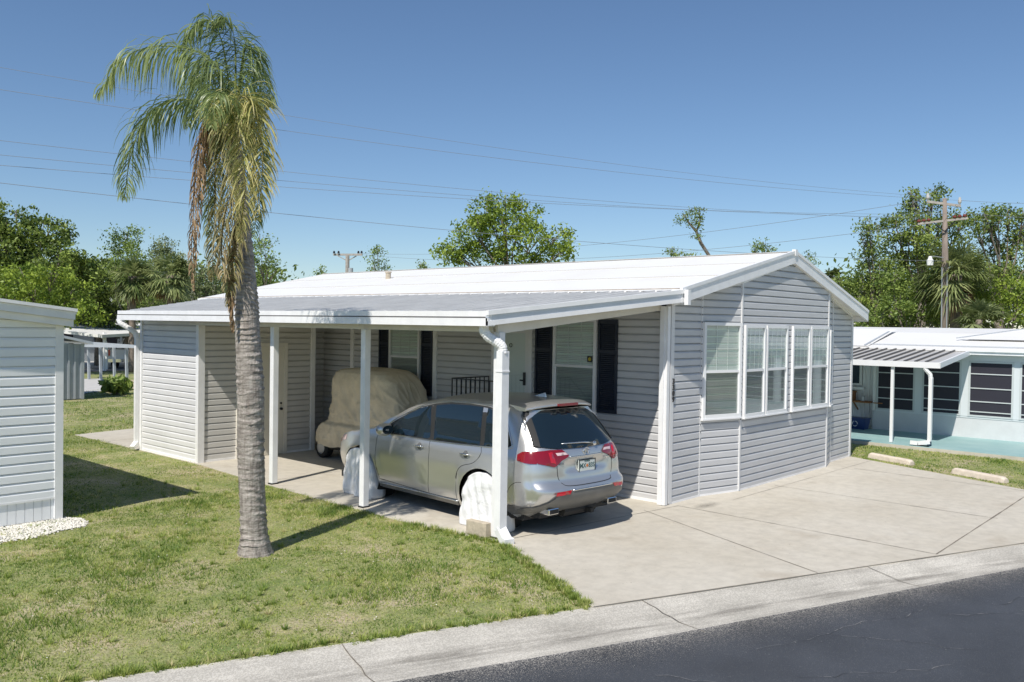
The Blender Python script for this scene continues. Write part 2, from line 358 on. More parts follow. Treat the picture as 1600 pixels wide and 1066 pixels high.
# driveway slab
dr=MB(); Z=.012
DP=[(7.153,5.262),(7.55,5.98),(8.0,6.85),(8.42,7.7),(8.36,8.6),(8.30,9.6),(8.36,11.5),(8.46,13.5),(8.58,15.2),(8.66,16.1),(8.68,19.3),(8.66,22.34),(10.5,22.7),(12,22.7),(12.5,12),(14,8.5),(19.9,8.5),(19.9,7.46),(18.17,3.6),(16.95,curby(16.95))]
nseg=len(DP); dr.add([(x,y,Z) for x,y in DP],[tuple(range(nseg))])
dr.add([(x,y,Z) for x,y in DP]+[(x,y,-.05) for x,y in DP],[(i,(i+1)%nseg,nseg+(i+1)%nseg,nseg+i) for i in range(nseg)])
drive=struct('driveway',dr,'concrete')
dbm=MB()
for i in range(260):
    x,y=random.uniform(7.6,18),random.uniform(3.0,7.4)
    if y<curby(x)+.05 or x<8.42-(7.7-y)*.52: continue
    s_=random.uniform(.003,.010); a=random.uniform(0,3.1); dbm.add([(x+s_*math.cos(a+d_),y+s_*math.sin(a+d_),Z+.006) for d_ in (0,2.0,4.3)],[(0,1,2)])
DBM=dbm
jt=MB()
def joint(p,q,w=.007): 
    L=crack(p,q,w,Z+.004,24,.0015); jt.add(L,[(2*i,2*i+1,2*i+3,2*i+2) for i in range(len(L)//2-1)])
joint((8.60,7.76),(12.2,7.3)); joint((11.5,7.50),(10.05,4.10)); joint((12.2,7.3),(12.0,3.34)); joint((15.1,7.0),(15.0,3.3))
joint((12.0,3.34),(17.9,3.42),.011); joint((18.2,6.7),(18.0,3.42)); joint((13.3,6.9),(19.6,6.85),.004); joint((8.64,13.65),(12.1,13.65)); joint((8.3,10.6),(12.1,10.6),.004)
joint((7.16,5.26),(16.9,curby(16.9)+.01),.010)
joint((8.7,20.6),(10.4,20.9))
jt.build('joint','joint_dirt',drive); tag(DBM.build('grit','trunk_brown',drive),kind='stuff')
mat('stain',(.30,.28,.24),.9)
stm=MT['stain']; t=stm.node_tree; tc=t.nodes.new('ShaderNodeTexCoord'); gr=t.nodes.new('ShaderNodeTexGradient'); gr.gradient_type='SPHERICAL'
t.links.new(tc.outputs['Object'],gr.inputs[0]); ns=t.nodes.new('ShaderNodeTexNoise'); ns.inputs['Scale'].default_value=3; ns.inputs['Detail'].default_value=6; t.links.new(tc.outputs['Object'],ns.inputs['Vector'])
ml=t.nodes.new('ShaderNodeMath'); ml.operation='MULTIPLY'; t.links.new(gr.outputs['Fac'],ml.inputs[0]); t.links.new(ns.outputs['Fac'],ml.inputs[1]); t.links.new(ml.outputs[0],t.nodes['Principled BSDF'].inputs['Alpha'])
for (x,y,sx,sy) in ((12.55,6.98,.42,.16),):
    s=MB(); s.add([(-1,-1,0),(1,-1,0),(1,1,0),(-1,1,0)],[(0,1,2,3)]); o=s.build('stain','stain',None); o.location=(x,y,Z+.007+random.uniform(0,.002)); o.scale=(sx,sy,1); o.rotation_euler=(0,0,random.uniform(-.5,.5)); o.parent=drive
# right-hand concrete strip of the neighbour & far setting
p=MB(); p.add([(-60,48.2,.03),(90,48.2,.03),(90,51.8,.03),(-60,51.8,.03)],[(0,1,2,3)]); struct('far_road',p,'far_asphalt')
p=MB(); p.add([(14,52,.02),(40,52,.02),(40,66,.02),(14,66,.02)],[(0,1,2,3)]); struct('carport_pavement',p,'far_concrete')
p=MB(); p.add([(12.2,33,.02),(15.9,36.3,.02),(18,42.5,.02),(13.6,43,.02)],[(0,1,2,3)]); struct('path',p,'far_concrete')

# ---------------- siding ----------------
def siding(P0,P1,z0,z1,m,parent,name='siding_wall',lap=.125,clip=None,nose=.024):
    """lapped boards from P0 to P1 (outward normal to the right of P0->P1)"""
    P0=Vector((*P0,0));P1=Vector((*P1,0)); d=(P1-P0).normalized(); n=Vector((d.y,-d.x,0))
    pr=[];z=z0
    while z<z1:
        zt=min(z+lap,z1+.0)
        pr+=[(nose,z),(nose,z+lap*.70),(nose*.42,zt-lap*.14),(.004,zt-.012),(-.016,zt-.010),(-.016,zt-.0005)]; z+=lap
    vs=[]
    for P in(P0,P1):
        for o,zz in pr: vs.append(P+n*o+Vector((0,0,zz)))
    k=len(pr); fs=[(i,i+1,k+i+1,k+i) for i in range(k-1)]
    bm=bmesh.new(); bv=[bm.verts.new(v) for v in vs]
    for f in fs: bm.faces.new([bv[i] for i in f])
    bb=[P0,P1,P1+Vector((0,0,z1)),P0+Vector((0,0,z1))]; back=[Vector(b)-n*.05 for b in (P0+Vector((0,0,z0)),P1+Vector((0,0,z0)),P1+Vector((0,0,z1)),P0+Vector((0,0,z1)))]
    bm.faces.new([bm.verts.new(b) for b in back])
    for (co,no) in (clip or []):
        bmesh.ops.bisect_plane(bm,geom=bm.verts[:]+bm.edges[:]+bm.faces[:],plane_co=co,plane_no=no,clear_outer=True)
    o0=origin(parent)
    bmesh.ops.translate(bm,verts=bm.verts,vec=-o0)
    bmesh.ops.recalc_face_normals(bm,faces=bm.faces)
    me=bpy.data.meshes.new(name); bm.to_mesh(me); bm.free(); me.materials.append(MT[m])
    o=bpy.data.objects.new(name,me); COL.objects.link(o); o.parent=parent; return o

def window(parent,P0,P1,z0,z1,zmid,depth=.05,fr=.05,cols=3,grille_rows=1,blind_top=True,lower_screen=True,sill=True,curtain=False,mid_w=.045,grille_low=False):
    """framed sash window on the wall line P0->P1, outward normal to the right; returns the frame object"""
    P0=Vector((*P0,0));P1=Vector((*P1,0)); d=(P1-P0); W=d.length; d.normalize(); n=Vector((d.y,-d.x,0)); U=Vector((0,0,1))
    def pt(u,z,o): return P0+d*u+U*z+n*o
    fm=MB()
    def bx(u0,u1,a,b,o0,o1,mb=fm): mb.obox(pt((u0+u1)/2,(a+b)/2,(o0+o1)/2),d*(u1-u0)/2,n*(o1-o0)/2,U*(b-a)/2)
    bx(0,fr,z0,z1,-.02,depth); bx(W-fr,W,z0,z1,-.02,depth); bx(fr,W-fr,z1-fr,z1,-.02,depth); bx(fr,W-fr,z0,z0+fr*1.2,-.02,depth+.003)
    bx(fr,W-fr,zmid-mid_w/2,zmid+mid_w/2,-.01,depth-.008)
    if sill: bx(-.02,W+.02,z0-.025,z0-.001,-.01,depth+.02)
    # inner sash stiles (lower)
    bx(fr,fr+.02,z0+fr*1.2,zmid-mid_w/2,.0,depth-.02); bx(W-fr-.02,W-fr,z0+fr*1.2,zmid-mid_w/2,.0,depth-.02)
    f=fm.build('window','white_vinyl',parent)
    gb=MB(); a=fr;b=W-fr
    gb.add([pt(a,zmid,.028),pt(b,zmid,.028),pt(b,z1-fr,.028),pt(a,z1-fr,.028)],[(0,1,2,3)]); gb.build('glass','pane',f)
    gb=MB(); gb.add([pt(a+.02,z0+fr,.026),pt(b-.02,z0+fr,.026),pt(b-.02,zmid-.02,.026),pt(a+.02,zmid-.02,.026)],[(0,1,2,3)]); gb.build('screen_glass','pane_screen' if lower_screen else 'pane',f)
    mu=MB()
    for c in range(1,cols):
        u=a+(b-a)*c/cols; bx(u-.006,u+.006,zmid,z1-fr,.019,.024,mu)
        if grille_low: bx(u-.006,u+.006,z0+fr,zmid,.019,.0235,mu)
    for r in range(1,grille_rows+1):
        zz=zmid+(z1-fr-zmid)*r/(grille_rows+1); bx(a,b,zz-.006,zz+.006,.018,.023,mu)
        if grille_low: zz=z0+(zmid-z0)*r/(grille_rows+1); bx(a,b,zz-.006,zz+.006,.018,.0229,mu)
    mu.build('muntin','white_vinyl',f)
    ib=MB(); ib.add([pt(a,z0,-.017),pt(b,z0,-.017),pt(b,z1,-.017),pt(a,z1,-.017)],[(0,1,2,3)]); ib.build('interior','interior',f)
    bl=MB(); zz=z0+fr*1.2+.02
    while zz<z1-fr:
        bl.obox(pt(W/2,zz,.002),d*(b-a)/2*.97,n*.005+U*.0135,U*.0007-n*.0004); zz+=.03
    bl.build('blind','blind',f)
    return f

# ================= HOUSE =================
HX0,HX1,HY0,HY1=12.17,19.88,7.48,22.2
RZ0=3.50; RIDGE=4.40; RX=16.12; RYF=7.2; EX0=11.95; EX1=20.07
house=thing('mobile_home','grey lap-sided mobile home with white gable roof and shallow front bay of five tall windows','house',(HX0,HY0,0))
def roofz(x): # underside line of the roof plane
    return 3.32+(x-EX0)*(4.30-3.32)/(RX-EX0) if x<RX else 4.30-(x-RX)*(4.30-3.27)/(EX1-RX)
SL=(4.30-3.32)/(RX-EX0); SR=(4.30-3.27)/(EX1-RX)
clipL=(Vector((EX0,0,3.30)),Vector((-SL,0,1))); clipR=(Vector((EX1,0,3.25)),Vector((SR,0,1)))
B=(13.13,7.48);C=(14.10,7.24);D=(17.96,7.235);E_=(18.62,7.42)
GW=[((HX0,HY0),B),(B,C),(C,D),(D,E_),(E_,(HX1,7.46))]
for a,b in GW: siding(a,b,.02,4.5,'siding',house,clip=[clipL,clipR])
siding((HX0,HY1),(HX0,HY0),.04,3.36,'siding',house)
siding((HX1,7.46),(HX1,HY1),.04,3.28,'siding',house)
siding((HX1,HY1),(HX0,HY1),.04,4.5,'siding',house,clip=[clipL,clipR])
# corner and seam trims
tr=MB()
def vtrim(x,y,z0,z1,w=.045,dn=(0,-1)): tr.box((x-w/2,y-w/2,z0),(x+w/2,y+w/2,z1))
tr.box((HX0-.03,HY0-.03,.03),(HX0+.07,HY0+.07,3.36))
vtrim(B[0],B[1]-.012,.02,roofz(B[0])-.03,.035); vtrim(C[0],C[1]-.012,.02,roofz(C[0])-.03,.05); vtrim(D[0],D[1]-.01,.02,roofz(D[0])-.03,.05)
vtrim(E_[0]+.02,E_[1]-.012,.02,roofz(E_[0])-.03,.04); tr.box((HX1-.05,7.42,.02),(HX1+.035,7.50,3.27))
tr.each('corner_trim','siding_shed',house)
bt=MB()
for a,b in GW:
    a=Vector((*a,0));b=Vector((*b,0)); d=(b-a).normalized(); nn=Vector((d.y,-d.x,0)); bt.obox((a+b)/2+nn*.012+Vector((0,0,.025)),d*(b-a).length/2,nn*.014,Vector((0,0,.022)))
bt.box((HX0-.03,HY0+.1,.013),(HX0-.001,16.3,.06)); bt.build('base_trim','white_trim',house)
bt=MB()
for y0,y1 in ((13.0,13.11),(15.74,15.86)): bt.box((HX0-.04,y0,.05),(HX0-.001,y1,3.3))
bt.each('wall_trim','white_trim',house)
# roof planes with seams
rf=MB(); yb=HY1+.25
def slab(x0,z0,x1,z1,t=.09):
    rf.add([(x0,RYF,z0),(x1,RYF,z1),(x1,yb,z1),(x0,yb,z0),(x0,RYF,z0-t),(x1,RYF,z1-t),(x1,yb,z1-t),(x0,yb,z0-t)],[(0,1,2,3),(7,6,5,4),(0,4,5,1),(3,2,6,7),(0,3,7,4),(1,5,6,2)])
slab(EX0,3.50,RX,4.40); slab(RX,4.40,EX1,3.33)
rf.build('roof','roof_white',house)
rs=MB()
for k in range(1,3): 
    x=EX0+(RX-EX0)*k/3; z=3.50+(x-EX0)*.9/(RX-EX0); rs.bar((x,RYF+.02,z+.004),(x,yb,z+.004),.02,.014)
rs.bar((RX,RYF+.02,4.405),(RX,yb,4.405),.12,.014)
rs.each('roof_seam','roof_seam',house)
fl=MB(); fl.bar((EX0+.09,RYF+.05,3.525),(EX0+.09,yb,3.525),.022,.012); fl.build('flashing','flashing_brown',house)
# rake fascia (two stepped boards) both sides + eave
fa=MB()
def rake(x0,z0,x1,z1,y,h,t):
    fa.add([(x0,y,z0),(x1,y,z1),(x1,y+t,z1),(x0,y+t,z0),(x0,y,z0-h),(x1,y,z1-h),(x1,y+t,z1-h),(x0,y+t,z0-h)],[(0,1,2,3),(7,6,5,4),(0,4,5,1),(3,2,6,7),(0,3,7,4),(1,5,6,2)])
for y,dz,h,t in ((RYF-.06,.03,.055,.055),(RYF-.045,-.028,.19,.04)):
    rake(EX0,3.50+dz,RX,4.40+dz,y,h,t); rake(RX,4.40+dz,EX1+.02,3.33+dz,y,h,t)
fa.build('rake_fascia','white_trim',house)
fa=MB()
for x0,z0,x1,z1 in ((EX0,3.36,RX,4.255),(RX,4.255,EX1-.12,3.23)):
    rake(x0,z0,x1,z1,RYF+.0,.015,.30)
for (a,b) in GW:
    a3=Vector((a[0],a[1],roofz(a[0])-.0)); b3=Vector((b[0],b[1],roofz(b[0])-.0))
    if a[0]<RX<b[0]:
        m3=Vector((RX,a[1],roofz(RX))); segs=[(a3,m3),(m3,b3)]
    else: segs=[(a3,b3)]
    for s0,s1 in segs:
        o=Vector((0,-.028,-.075)); s0=s0+o; s1=s1+o; fa.bar(s0,s1,.025,.10,up=(0,0,1))
fa.build('soffit','white_trim',house)
fa=MB(); fa.box((EX1,RYF-.03,3.10),(EX1+.03,yb,3.33)); fa.box((EX0-.02,RYF,3.31),(EX0-.001,yb,3.50)); fa.box((HX1+.02,7.3,3.2),(EX1-.002,yb,3.22)); fa.each('eave_fascia','white_trim',house)
# peak cap
pk=MB(); pk.obox((RX,RYF-.035,4.385),(.05,0,0),(0,.036,0),(0,0,.06)); pk.build('peak_cap','white_trim',house)
# roof vent
vb=MB(); vb.tube([(14.5,17.4,3.98),(14.5,17.4,4.20)],.07,14); vb.tube([(14.5,17.4,4.20),(14.5,17.4,4.23)],.085,14); vb.tube([(14.5,17.4,3.98),(14.5,17.4,4.02)],.15,14); vb.build('roof_vent','paver',house)
# bay windows
window(house,(B[0]+.02,B[1]-.022),(C[0]-.03,C[1]-.012),1.34,3.0,2.15,cols=3,fr=.055)
# the five: one on the angled wall + four on the face
for u0,u1 in ((14.18,14.98),(15.03,15.93),(16.16,16.98),(17.02,17.92)):
    window(house,(u0,7.222),(u1,7.222),1.315,2.965,2.15,cols=4,fr=.05,grille_rows=1)
# white button plugs on seams
sm=MB()
for i in range(14): sm.obox((C[0]-.012,C[1]-.042,1.3+i*.125),(.012,0,0),(0,.004,0),(0,0,.014))
for i in range(22): sm.obox((B[0]-.012,B[1]-.034,1.0+i*.125),(.007,0,0),(0,.004,0),(0,0,.009))
sm.each('seam_slot','gap_dark',house)
# thin box right of bay (meter/edge window) seen on return wall
window(house,(D[0]+.10,D[1]+.01),(E_[0]-.05,E_[1]-.025),1.3,2.9,2.1,cols=2,fr=.05)
# side wall windows and shutters (x = HX0, normal -X): go from larger y to smaller y
window(house,(HX0-.02,9.90),(HX0-.02,8.94),1.36,3.02,2.19,cols=3,fr=.05,grille_rows=1)
window(house,(HX0-.02,14.48),(HX0-.02,13.50),1.36,3.02,2.19,cols=3,fr=.05,grille_rows=1)
def shutter(y0,y1,z0,z1):
    s=MB(); x=HX0-.022
    s.box((x-.03,y0,z0),(x,y0+.045,z1)); s.box((x-.03,y1-.045,z0),(x,y1,z1)); s.box((x-.012,y0+.045,z0),(x,y1-.045,z1))
    for zz in (z0,(z0+z1)/2-.03+.25,z1-.06): s.box((x-.0295,y0+.045,zz),(x-.012,y1-.045,zz+.06))
    z=z0+.08
    while z<z1-.08: s.obox((x-.018,(y0+y1)/2,z),(.008,0,.008),(0,(y1-y0)/2-.05,0),(-.002,0,.002)); z+=.035
    s.build('shutter','shutter_navy',house)
for a,b in ((8.50,8.91),(9.93,10.34),(13.12,13.46),(14.51,14.84)): shutter(a,b,1.41,3.02)
# entry door
db=MB(); db.box((HX0-.05,10.42,.75),(HX0-.001,10.50,2.86)); db.box((HX0-.05,11.36,.75),(HX0-.001,11.44,2.86)); db.box((HX0-.05,10.42,2.86),(HX0-.001,11.44,2.94))
dfr=db.build('door_frame','white_trim',house)
db=MB(); db.box((HX0-.04,10.505,.76),(HX0-.015,11.355,2.855)); door=db.build('door','door_white',house)
k=MB(); k.box((HX0-.075,10.56,1.78),(HX0-.041,10.60,2.02)); k.box((HX0-.10,10.57,1.86),(HX0-.075,10.66,1.885)); k.build('handle','black_metal',door)
gp=MB(); gp.add([(HX0-.043,10.58,1.0),(HX0-.043,11.28,1.0),(HX0-.043,11.28,2.75),(HX0-.043,10.58,2.75)],[(0,1,2,3)]); gp.build('storm_glass','pane',door)
k=MB(); k.tube([(HX0-.06,10.93+.035*math.cos(a),2.52+.035*math.sin(a)) for a in [i*math.pi/6 for i in range(-5,8)]],.006,6); k.build('door_hook','black_metal',door)
# yellow-black sticker on window
mat('sticker_yellow',(.55,.45,.04),.5)
k=MB(); k.add([(HX0-.052,9.02,2.27),(HX0-.052,9.13,2.27),(HX0-.052,9.13,2.38),(HX0-.052,9.02,2.38)],[(0,1,2,3)]); st=k.build('window_sticker','number_black',house)
k=MB(); k.tube([(HX0-.0535,9.075,2.325),(HX0-.055,9.075,2.325)],.032,12); k.build('badge','sticker_yellow',st)

def text_mesh(txt,size,depth,m,name,parent,Mx,font_w=0):
    cu=bpy.data.curves.new('t','FONT'); cu.body=txt; cu.size=size; cu.extrude=depth; cu.align_x='CENTER'; cu.align_y='CENTER'; cu.offset=font_w
    o=bpy.data.objects.new('t',cu); COL.objects.link(o); dg=bpy.context.evaluated_depsgraph_get(); dg.update()
    me=bpy.data.meshes.new_from_object(o.evaluated_get(dg)); bpy.data.objects.remove(o)
    me.transform(Mx); me.materials.clear(); me.materials.append(MT[m]); ob=bpy.data.objects.new(name,me); COL.objects.link(ob); ob.parent=parent; return ob
o0=origin(house)
for i,ch in enumerate('3309'):
    Mx=Matrix.Translation(Vector((HX0+.045,HY0-.042,2.02-i*.098))-o0)@Matrix.Rotation(R(90),4,'X')
    text_mesh(ch,.125,.006,'number_black','house_number',house,Mx,.003)

# entry steps with black railing
st=thing('entry_steps','pale concrete entry steps with black metal railing beside the front door','steps',(11.6,10.9,0))
s=MB(); s.box((11.15,10.3,.014),(12.12,11.5,.72)); 
for i in range(3): s.box((11.15,10.3-.28*(i+1),.014),(12.12,10.3-.28*i-.001,.72-.18*(i+1)))
s.build('step','far_concrete',st)
s=MB()
for a,b in (((11.12,11.48),(12.1,11.48)),((11.12,10.3),(11.12,11.48))):
    s.bar((*a,1.90),(*b,1.90),.035,.02); s.bar((*a,.82),(*b,.82),.025,.02)
    n=int((Vector(a)-Vector(b)).length/.11)
    for i in range(n+1):
        q=Vector(a).lerp(Vector(b),i/n); s.bar((q.x,q.y,.72),(q.x,q.y,1.90),.016,.016,up=(0,1,0))
s.bar((11.12,10.3,1.9),(11.12,9.5,1.2),.035,.02); s.bar((11.12,9.5,0),(11.12,9.5,1.2),.025,.025,up=(0,1,0))
s.build('railing','black_metal',st)

# ================= CARPORT =================
cp=thing('carport','white metal carport roof on slim white posts along the lawn side of the grey house','carport',(8.55,7.9,0))
FA=(8.32,7.83); FB=(8.32,18.88); HA=(12.0,7.16); HB=(12.0,21.9)
def cz(x): return 3.055+(x-8.32)*(3.475-3.055)/(12.0-8.32)
rp=MB()
def cq(x0,ya,x1,yb_,dz=0): pass
t=.05
top=[(FA[0],FA[1],3.055),(HA[0],HA[1],3.475),(HB[0],HB[1],3.475),(12.0,21.9,3.475),(FB[0],FB[1]+.0,3.055)]
top=[top[0],top[1],top[2],top[4]]
rp.add([(x,y,z) for x,y,z in top]+[(x,y,z-t) for x,y,z in top],[(0,1,2,3),(7,6,5,4),(0,4,5,1),(1,5,6,2),(2,6,7,3),(3,7,4,0)])
rp.build('roof','roof_metal',cp)
rb=MB(); y=7.35
nrib=0
while y<21.8:
    # rib from x at front/back clipping lines
    x0=8.33
    if y<7.83: x0=12.0-(y-7.16)/(7.83-7.16)*(12.0-8.32)+.02
    if y>18.88: x0=8.32+(y-18.88)/(21.9-18.88)*3.68+.02
    big=(nrib%3==0); h=.032 if big else .014
    rb.bar((x0,y,cz(x0)+h/2),(11.99,y,cz(11.99)+h/2),.022 if big else .03,h); y+=.1; nrib+=1
rb.build('roof_rib','roof_metal',cp)
dj=MB(); y=7.35
while y<21.6: dj.box((11.90,y+.03,3.478),(11.948,y+.24,3.486)); y+=.30
dj.build('rib_end_gap','gap_dark',cp)
fs_=MB() # eave gutter: two lips with a groove
for x,z0,z1 in ((8.20,3.004,3.08),(8.225,2.985,3.004),(8.19,2.880,2.985)): fs_.box((x,7.80,z0),(8.33,18.90,z1))
fs_.build('gutter','white_trim',cp)
fs_=MB(); fs_.box((8.201,7.83,2.987),(8.224,18.88,3.003)); fs_.build('gutter_groove','awning_rib',cp)
fr=MB()
def fbar(o,z0,z1,t):
    a=Vector((8.19,7.80-o,0)); b=Vector((12.02,7.14-o,0)); s_=(3.475-3.055)/(12.0-8.32)
    A=[(a.x,a.y,2.885+z0+.0),(b.x,b.y,2.885+z0+.42),(b.x,b.y,2.885+z1+.42),(a.x,a.y,2.885+z1)]
    fr.add(A+[(x,y+t,z) for x,y,z in A],[(0,1,2,3),(7,6,5,4),(0,4,5,1),(1,5,6,2),(2,6,7,3),(3,7,4,0)])
fbar(0,.0,.06,.04); fbar(.012,.14,.20,.05); fr.cur=1; fbar(-.012,.061,.139,.03)  # middle band coloured blue-grey to stand for shade between the lips
fr.build('front_fascia',['white_trim','metal_and_band_shade'],cp)
fr=MB()
fr.box((11.98,7.06,3.26),(12.06,7.13,3.50)); fr.build('end_cap','white_trim',cp)
bm_=MB(); bm_.bar((8.50,7.93,2.84),(12.14,7.60,3.25),.05,.13); bm_.build('front_beam','beam_cream',cp)
bm_=MB(); bm_.box((8.50,8.0,2.80),(8.60,16.3,2.885)); 
bm_.bar((8.5,10.9,2.84),(12.1,10.9,3.22),.05,.09); bm_.bar((8.5,13.76,2.84),(12.1,13.5,3.22),.05,.09)
bm_.build('side_beam','beam_cream',cp)
bo=MB()
for (x,z) in ((10.75,3.10),(10.84,3.11),(12.05,3.26),(12.17,3.285),(12.15,3.22)): bo.tube([(x,7.575+ (0 if x>12 else .12)+(12.1-min(x,12.1))*.09,z),(x,7.50+(0 if x>12 else .12)+(12.1-min(x,12.1))*.09,z)],.014,8)
bo.each('bolt','gap_dark',cp)
pb=MB(); pb.box((8.5,7.85,2.80),(8.6,7.99,2.9))
def post(x,y,z1,w=.11,z0=.012):
    s=MB(); s.box((x-w/2,y-w/2,z0+.02),(x+w/2,y+w/2,z1))
    o=s.build('post','white_trim',cp,bevel=.006)
    b=MB(); b.box((x-w/2-.015,y-w/2-.004,z0),(x+w/2+.015,y+w/2+.004,z0+.022)); b.build('foot_bracket','gap_dark',o)
for x,y in ((8.56,7.93),(8.50,10.72),(8.56,13.36)): post(x,y,2.80)
# wall corner post by the house number
s=MB(); s.box((12.0,7.50,.02),(12.12,7.58,3.24)); s.box((12.02,7.445,.02),(12.10,7.499,3.24)); s.build('post','white_trim',cp)
def downspout(parent,x,y,ztop,zbot,foot=(0,-1),w=.10):
    s=MB(); fx,fy=foot
    # crimped elbows
    path=[(x-.19,y+.20,ztop+.02),(x-.20,y+.20,ztop-.07),(x-.165,y+.15,ztop-.15),(x-.09,y+.06,ztop-.22),(x-.04,y+.01,ztop-.28),(x-.03,y,ztop-.38)]
    P=[Vector(path[0])]
    for i in range(len(path)-1):
        for k in range(1,7): P.append(Vector(path[i]).lerp(Vector(path[i+1]),k/6))
    rr=[w*.47*(1.0+.07*(i%2)) for i in range(len(P))]
    s.tube(P,rr,10)
    s.box((x-.03-w/2,y-w*.38,zbot+.12),(x-.03+w/2,y+w*.38,ztop-.34))
    s.box((x-.03-w/2-.008,y-w*.38-.008,ztop-.62),(x-.03+w/2+.008,y+w*.38+.008,ztop-.60))
    a=Vector((x-.03,y,zbot+.12)); b=a+Vector((fx*.16,fy*.16,-.10))
    s.bar(a+Vector((0,0,.02)),b,w,w*.76); s.bar(b,b+Vector((fx*.09,fy*.09,-.012)),w*1.05,w*.8)
    return s.build('downspout','white_trim',parent,bevel=.004)
downspout(cp,8.52,7.80,2.89,.02,(-.3,-.95),.14)

# ================= STORAGE SHED UNDER CARPORT =================
sh=thing('storage_shed','pale grey lap-sided storage room with cream door at the back of the carport','shed',(8.75,16.36,0))
siding((8.75,18.85),(8.75,16.36),.05,2.97,'siding_shed',sh)
siding((8.75,16.36),(11.47,16.36),.05,3.28,'siding_warm_shade',sh,clip=[(Vector((8.75,0,3.0)),Vector((-.114,0,1)))])
siding((11.47,16.36),(11.47,18.85),.05,3.2,'siding_warm_shade',sh); siding((12.1,18.85),(8.75,18.85),.05,2.97,'siding_shed',sh)
siding((11.5,16.9),(12.15,16.9),.05,3.3,'siding',sh)
s=MB(); s.box((8.70,16.31,.012),(8.84,16.38,2.95)); s.box((8.715,16.381,.012),(8.76,16.45,2.95)); s.box((8.70,18.82,.012),(8.80,18.9,2.95)); s.box((11.40,16.31,.012),(11.51,16.40,3.2))
s.each('corner_trim','white_trim',sh)
s=MB(); s.box((8.70,16.45,.012),(8.745,18.8,.055)); s.box((8.85,16.325,.012),(9.56,16.35,.055)); s.box((10.78,16.325,.012),(11.4,16.35,.055)); s.each('base_trim','white_trim',sh)
s=MB(); s.box((9.56,16.30,.012),(9.64,16.345,2.36)); s.box((10.70,16.30,.012),(10.78,16.345,2.36)); s.box((9.56,16.30,2.361),(10.78,16.345,2.43)); s.build('door_frame','beam_cream',sh)
s=MB(); s.box((9.645,16.315,.02),(10.695,16.34,2.355)); d_=s.build('door','door_cream',sh)
s=MB(); s.tube([(10.62,16.31,1.0),(10.62,16.26,1.0)],.028,10); s.tube([(10.62,16.31,1.12),(10.62,16.29,1.12)],.022,10); s.build('handle','black_metal',d_)
# downspout at the back corner
s=MB(); P=[]
path=[(8.33,19.15,2.90),(8.36,19.10,2.80),(8.5,19.02,2.70),(8.62,18.96,2.60),(8.66,18.95,2.45)]
for i in range(len(path)-1):
    for k_ in range(6): P.append(Vector(path[i]).lerp(Vector(path[i+1]),k_/6))
P.append(Vector(path[-1])); s.tube(P,[.055*(1+.06*(i%2)) for i in range(len(P))],10)
s.box((8.61,18.91,.16),(8.71,18.99,2.47)); s.bar((8.66,18.95,.17),(8.52,18.85,.07),.1,.08); s.build('downspout','white_trim',cp,bevel=.004)

# ================= LEFT NEIGHBOUR =================
lb=thing('mobile_home','white lap-sided mobile home wall with white fascia and grooved skirt at the left edge','house',(4.875,13.09,0))
siding((-3.2,13.09),(4.80,13.09),.335,2.90,'siding_white',lb,lap=.135)
siding((4.875,13.2),(4.875,26),.30,2.95,'siding_white',lb,lap=.135)
s=MB()
x=-3.2
while x<4.78: s.box((x,13.085,.03),(x+.105,13.115,.315)); x+=.112
s.box((-3.2,13.10,.02),(4.8,13.13,.32)); s.box((4.85,13.2,.02),(4.87,26,.30)); s.build('skirt','siding_white',lb)
s=MB(); s.box((-3.2,13.062,.316),(4.795,13.10,.345)); s.build('skirt_cap','white_vinyl',lb)
s=MB(); s.box((4.795,13.055,.02),(4.905,13.14,2.86)); s.build('corner_trim','white_trim',lb)
s=MB()
def lbz(x): return 3.035-(x-5.01)*.118
for y,dz,h,t in ((12.84,0,.045,.08),(12.87,-.046,.11,.05),(12.93,-.157,.10,.12)):
    s.add([(-3.2,y,lbz(-3.2)+dz),(5.01 if h<.1 else 4.99,y,lbz(5.01)+dz),(5.01 if h<.1 else 4.99,y+t,lbz(5.01)+dz),(-3.2,y+t,lbz(-3.2)+dz),
           (-3.2,y,lbz(-3.2)+dz-h),(5.01 if h<.1 else 4.99,y,lbz(5.01)+dz-h),(5.01 if h<.1 else 4.99,y+t,lbz(5.01)+dz-h),(-3.2,y+t,lbz(-3.2)+dz-h)],
          [(0,1,2,3),(7,6,5,4),(0,4,5,1),(3,2,6,7),(0,3,7,4),(1,5,6,2)])
s.build('fascia','white_trim',lb)
s=MB(); s.add([(-3.2,12.925,lbz(-3.2)-.01),(5.03,12.925,lbz(5.01)-.01),(5.03,26.2,lbz(5.01)-.01),(-3.2,26.2,lbz(-3.2)-.01),(-3.2,12.925,lbz(-3.2)-.08),(5.03,12.925,lbz(5.01)-.08),(5.03,26.2,lbz(5.01)-.08),(-3.2,26.2,lbz(-3.2)-.08)],[(0,1,2,3),(7,6,5,4),(0,4,5,1),(3,2,6,7),(0,3,7,4),(1,5,6,2)])
s.build('roof','roof_white',lb)
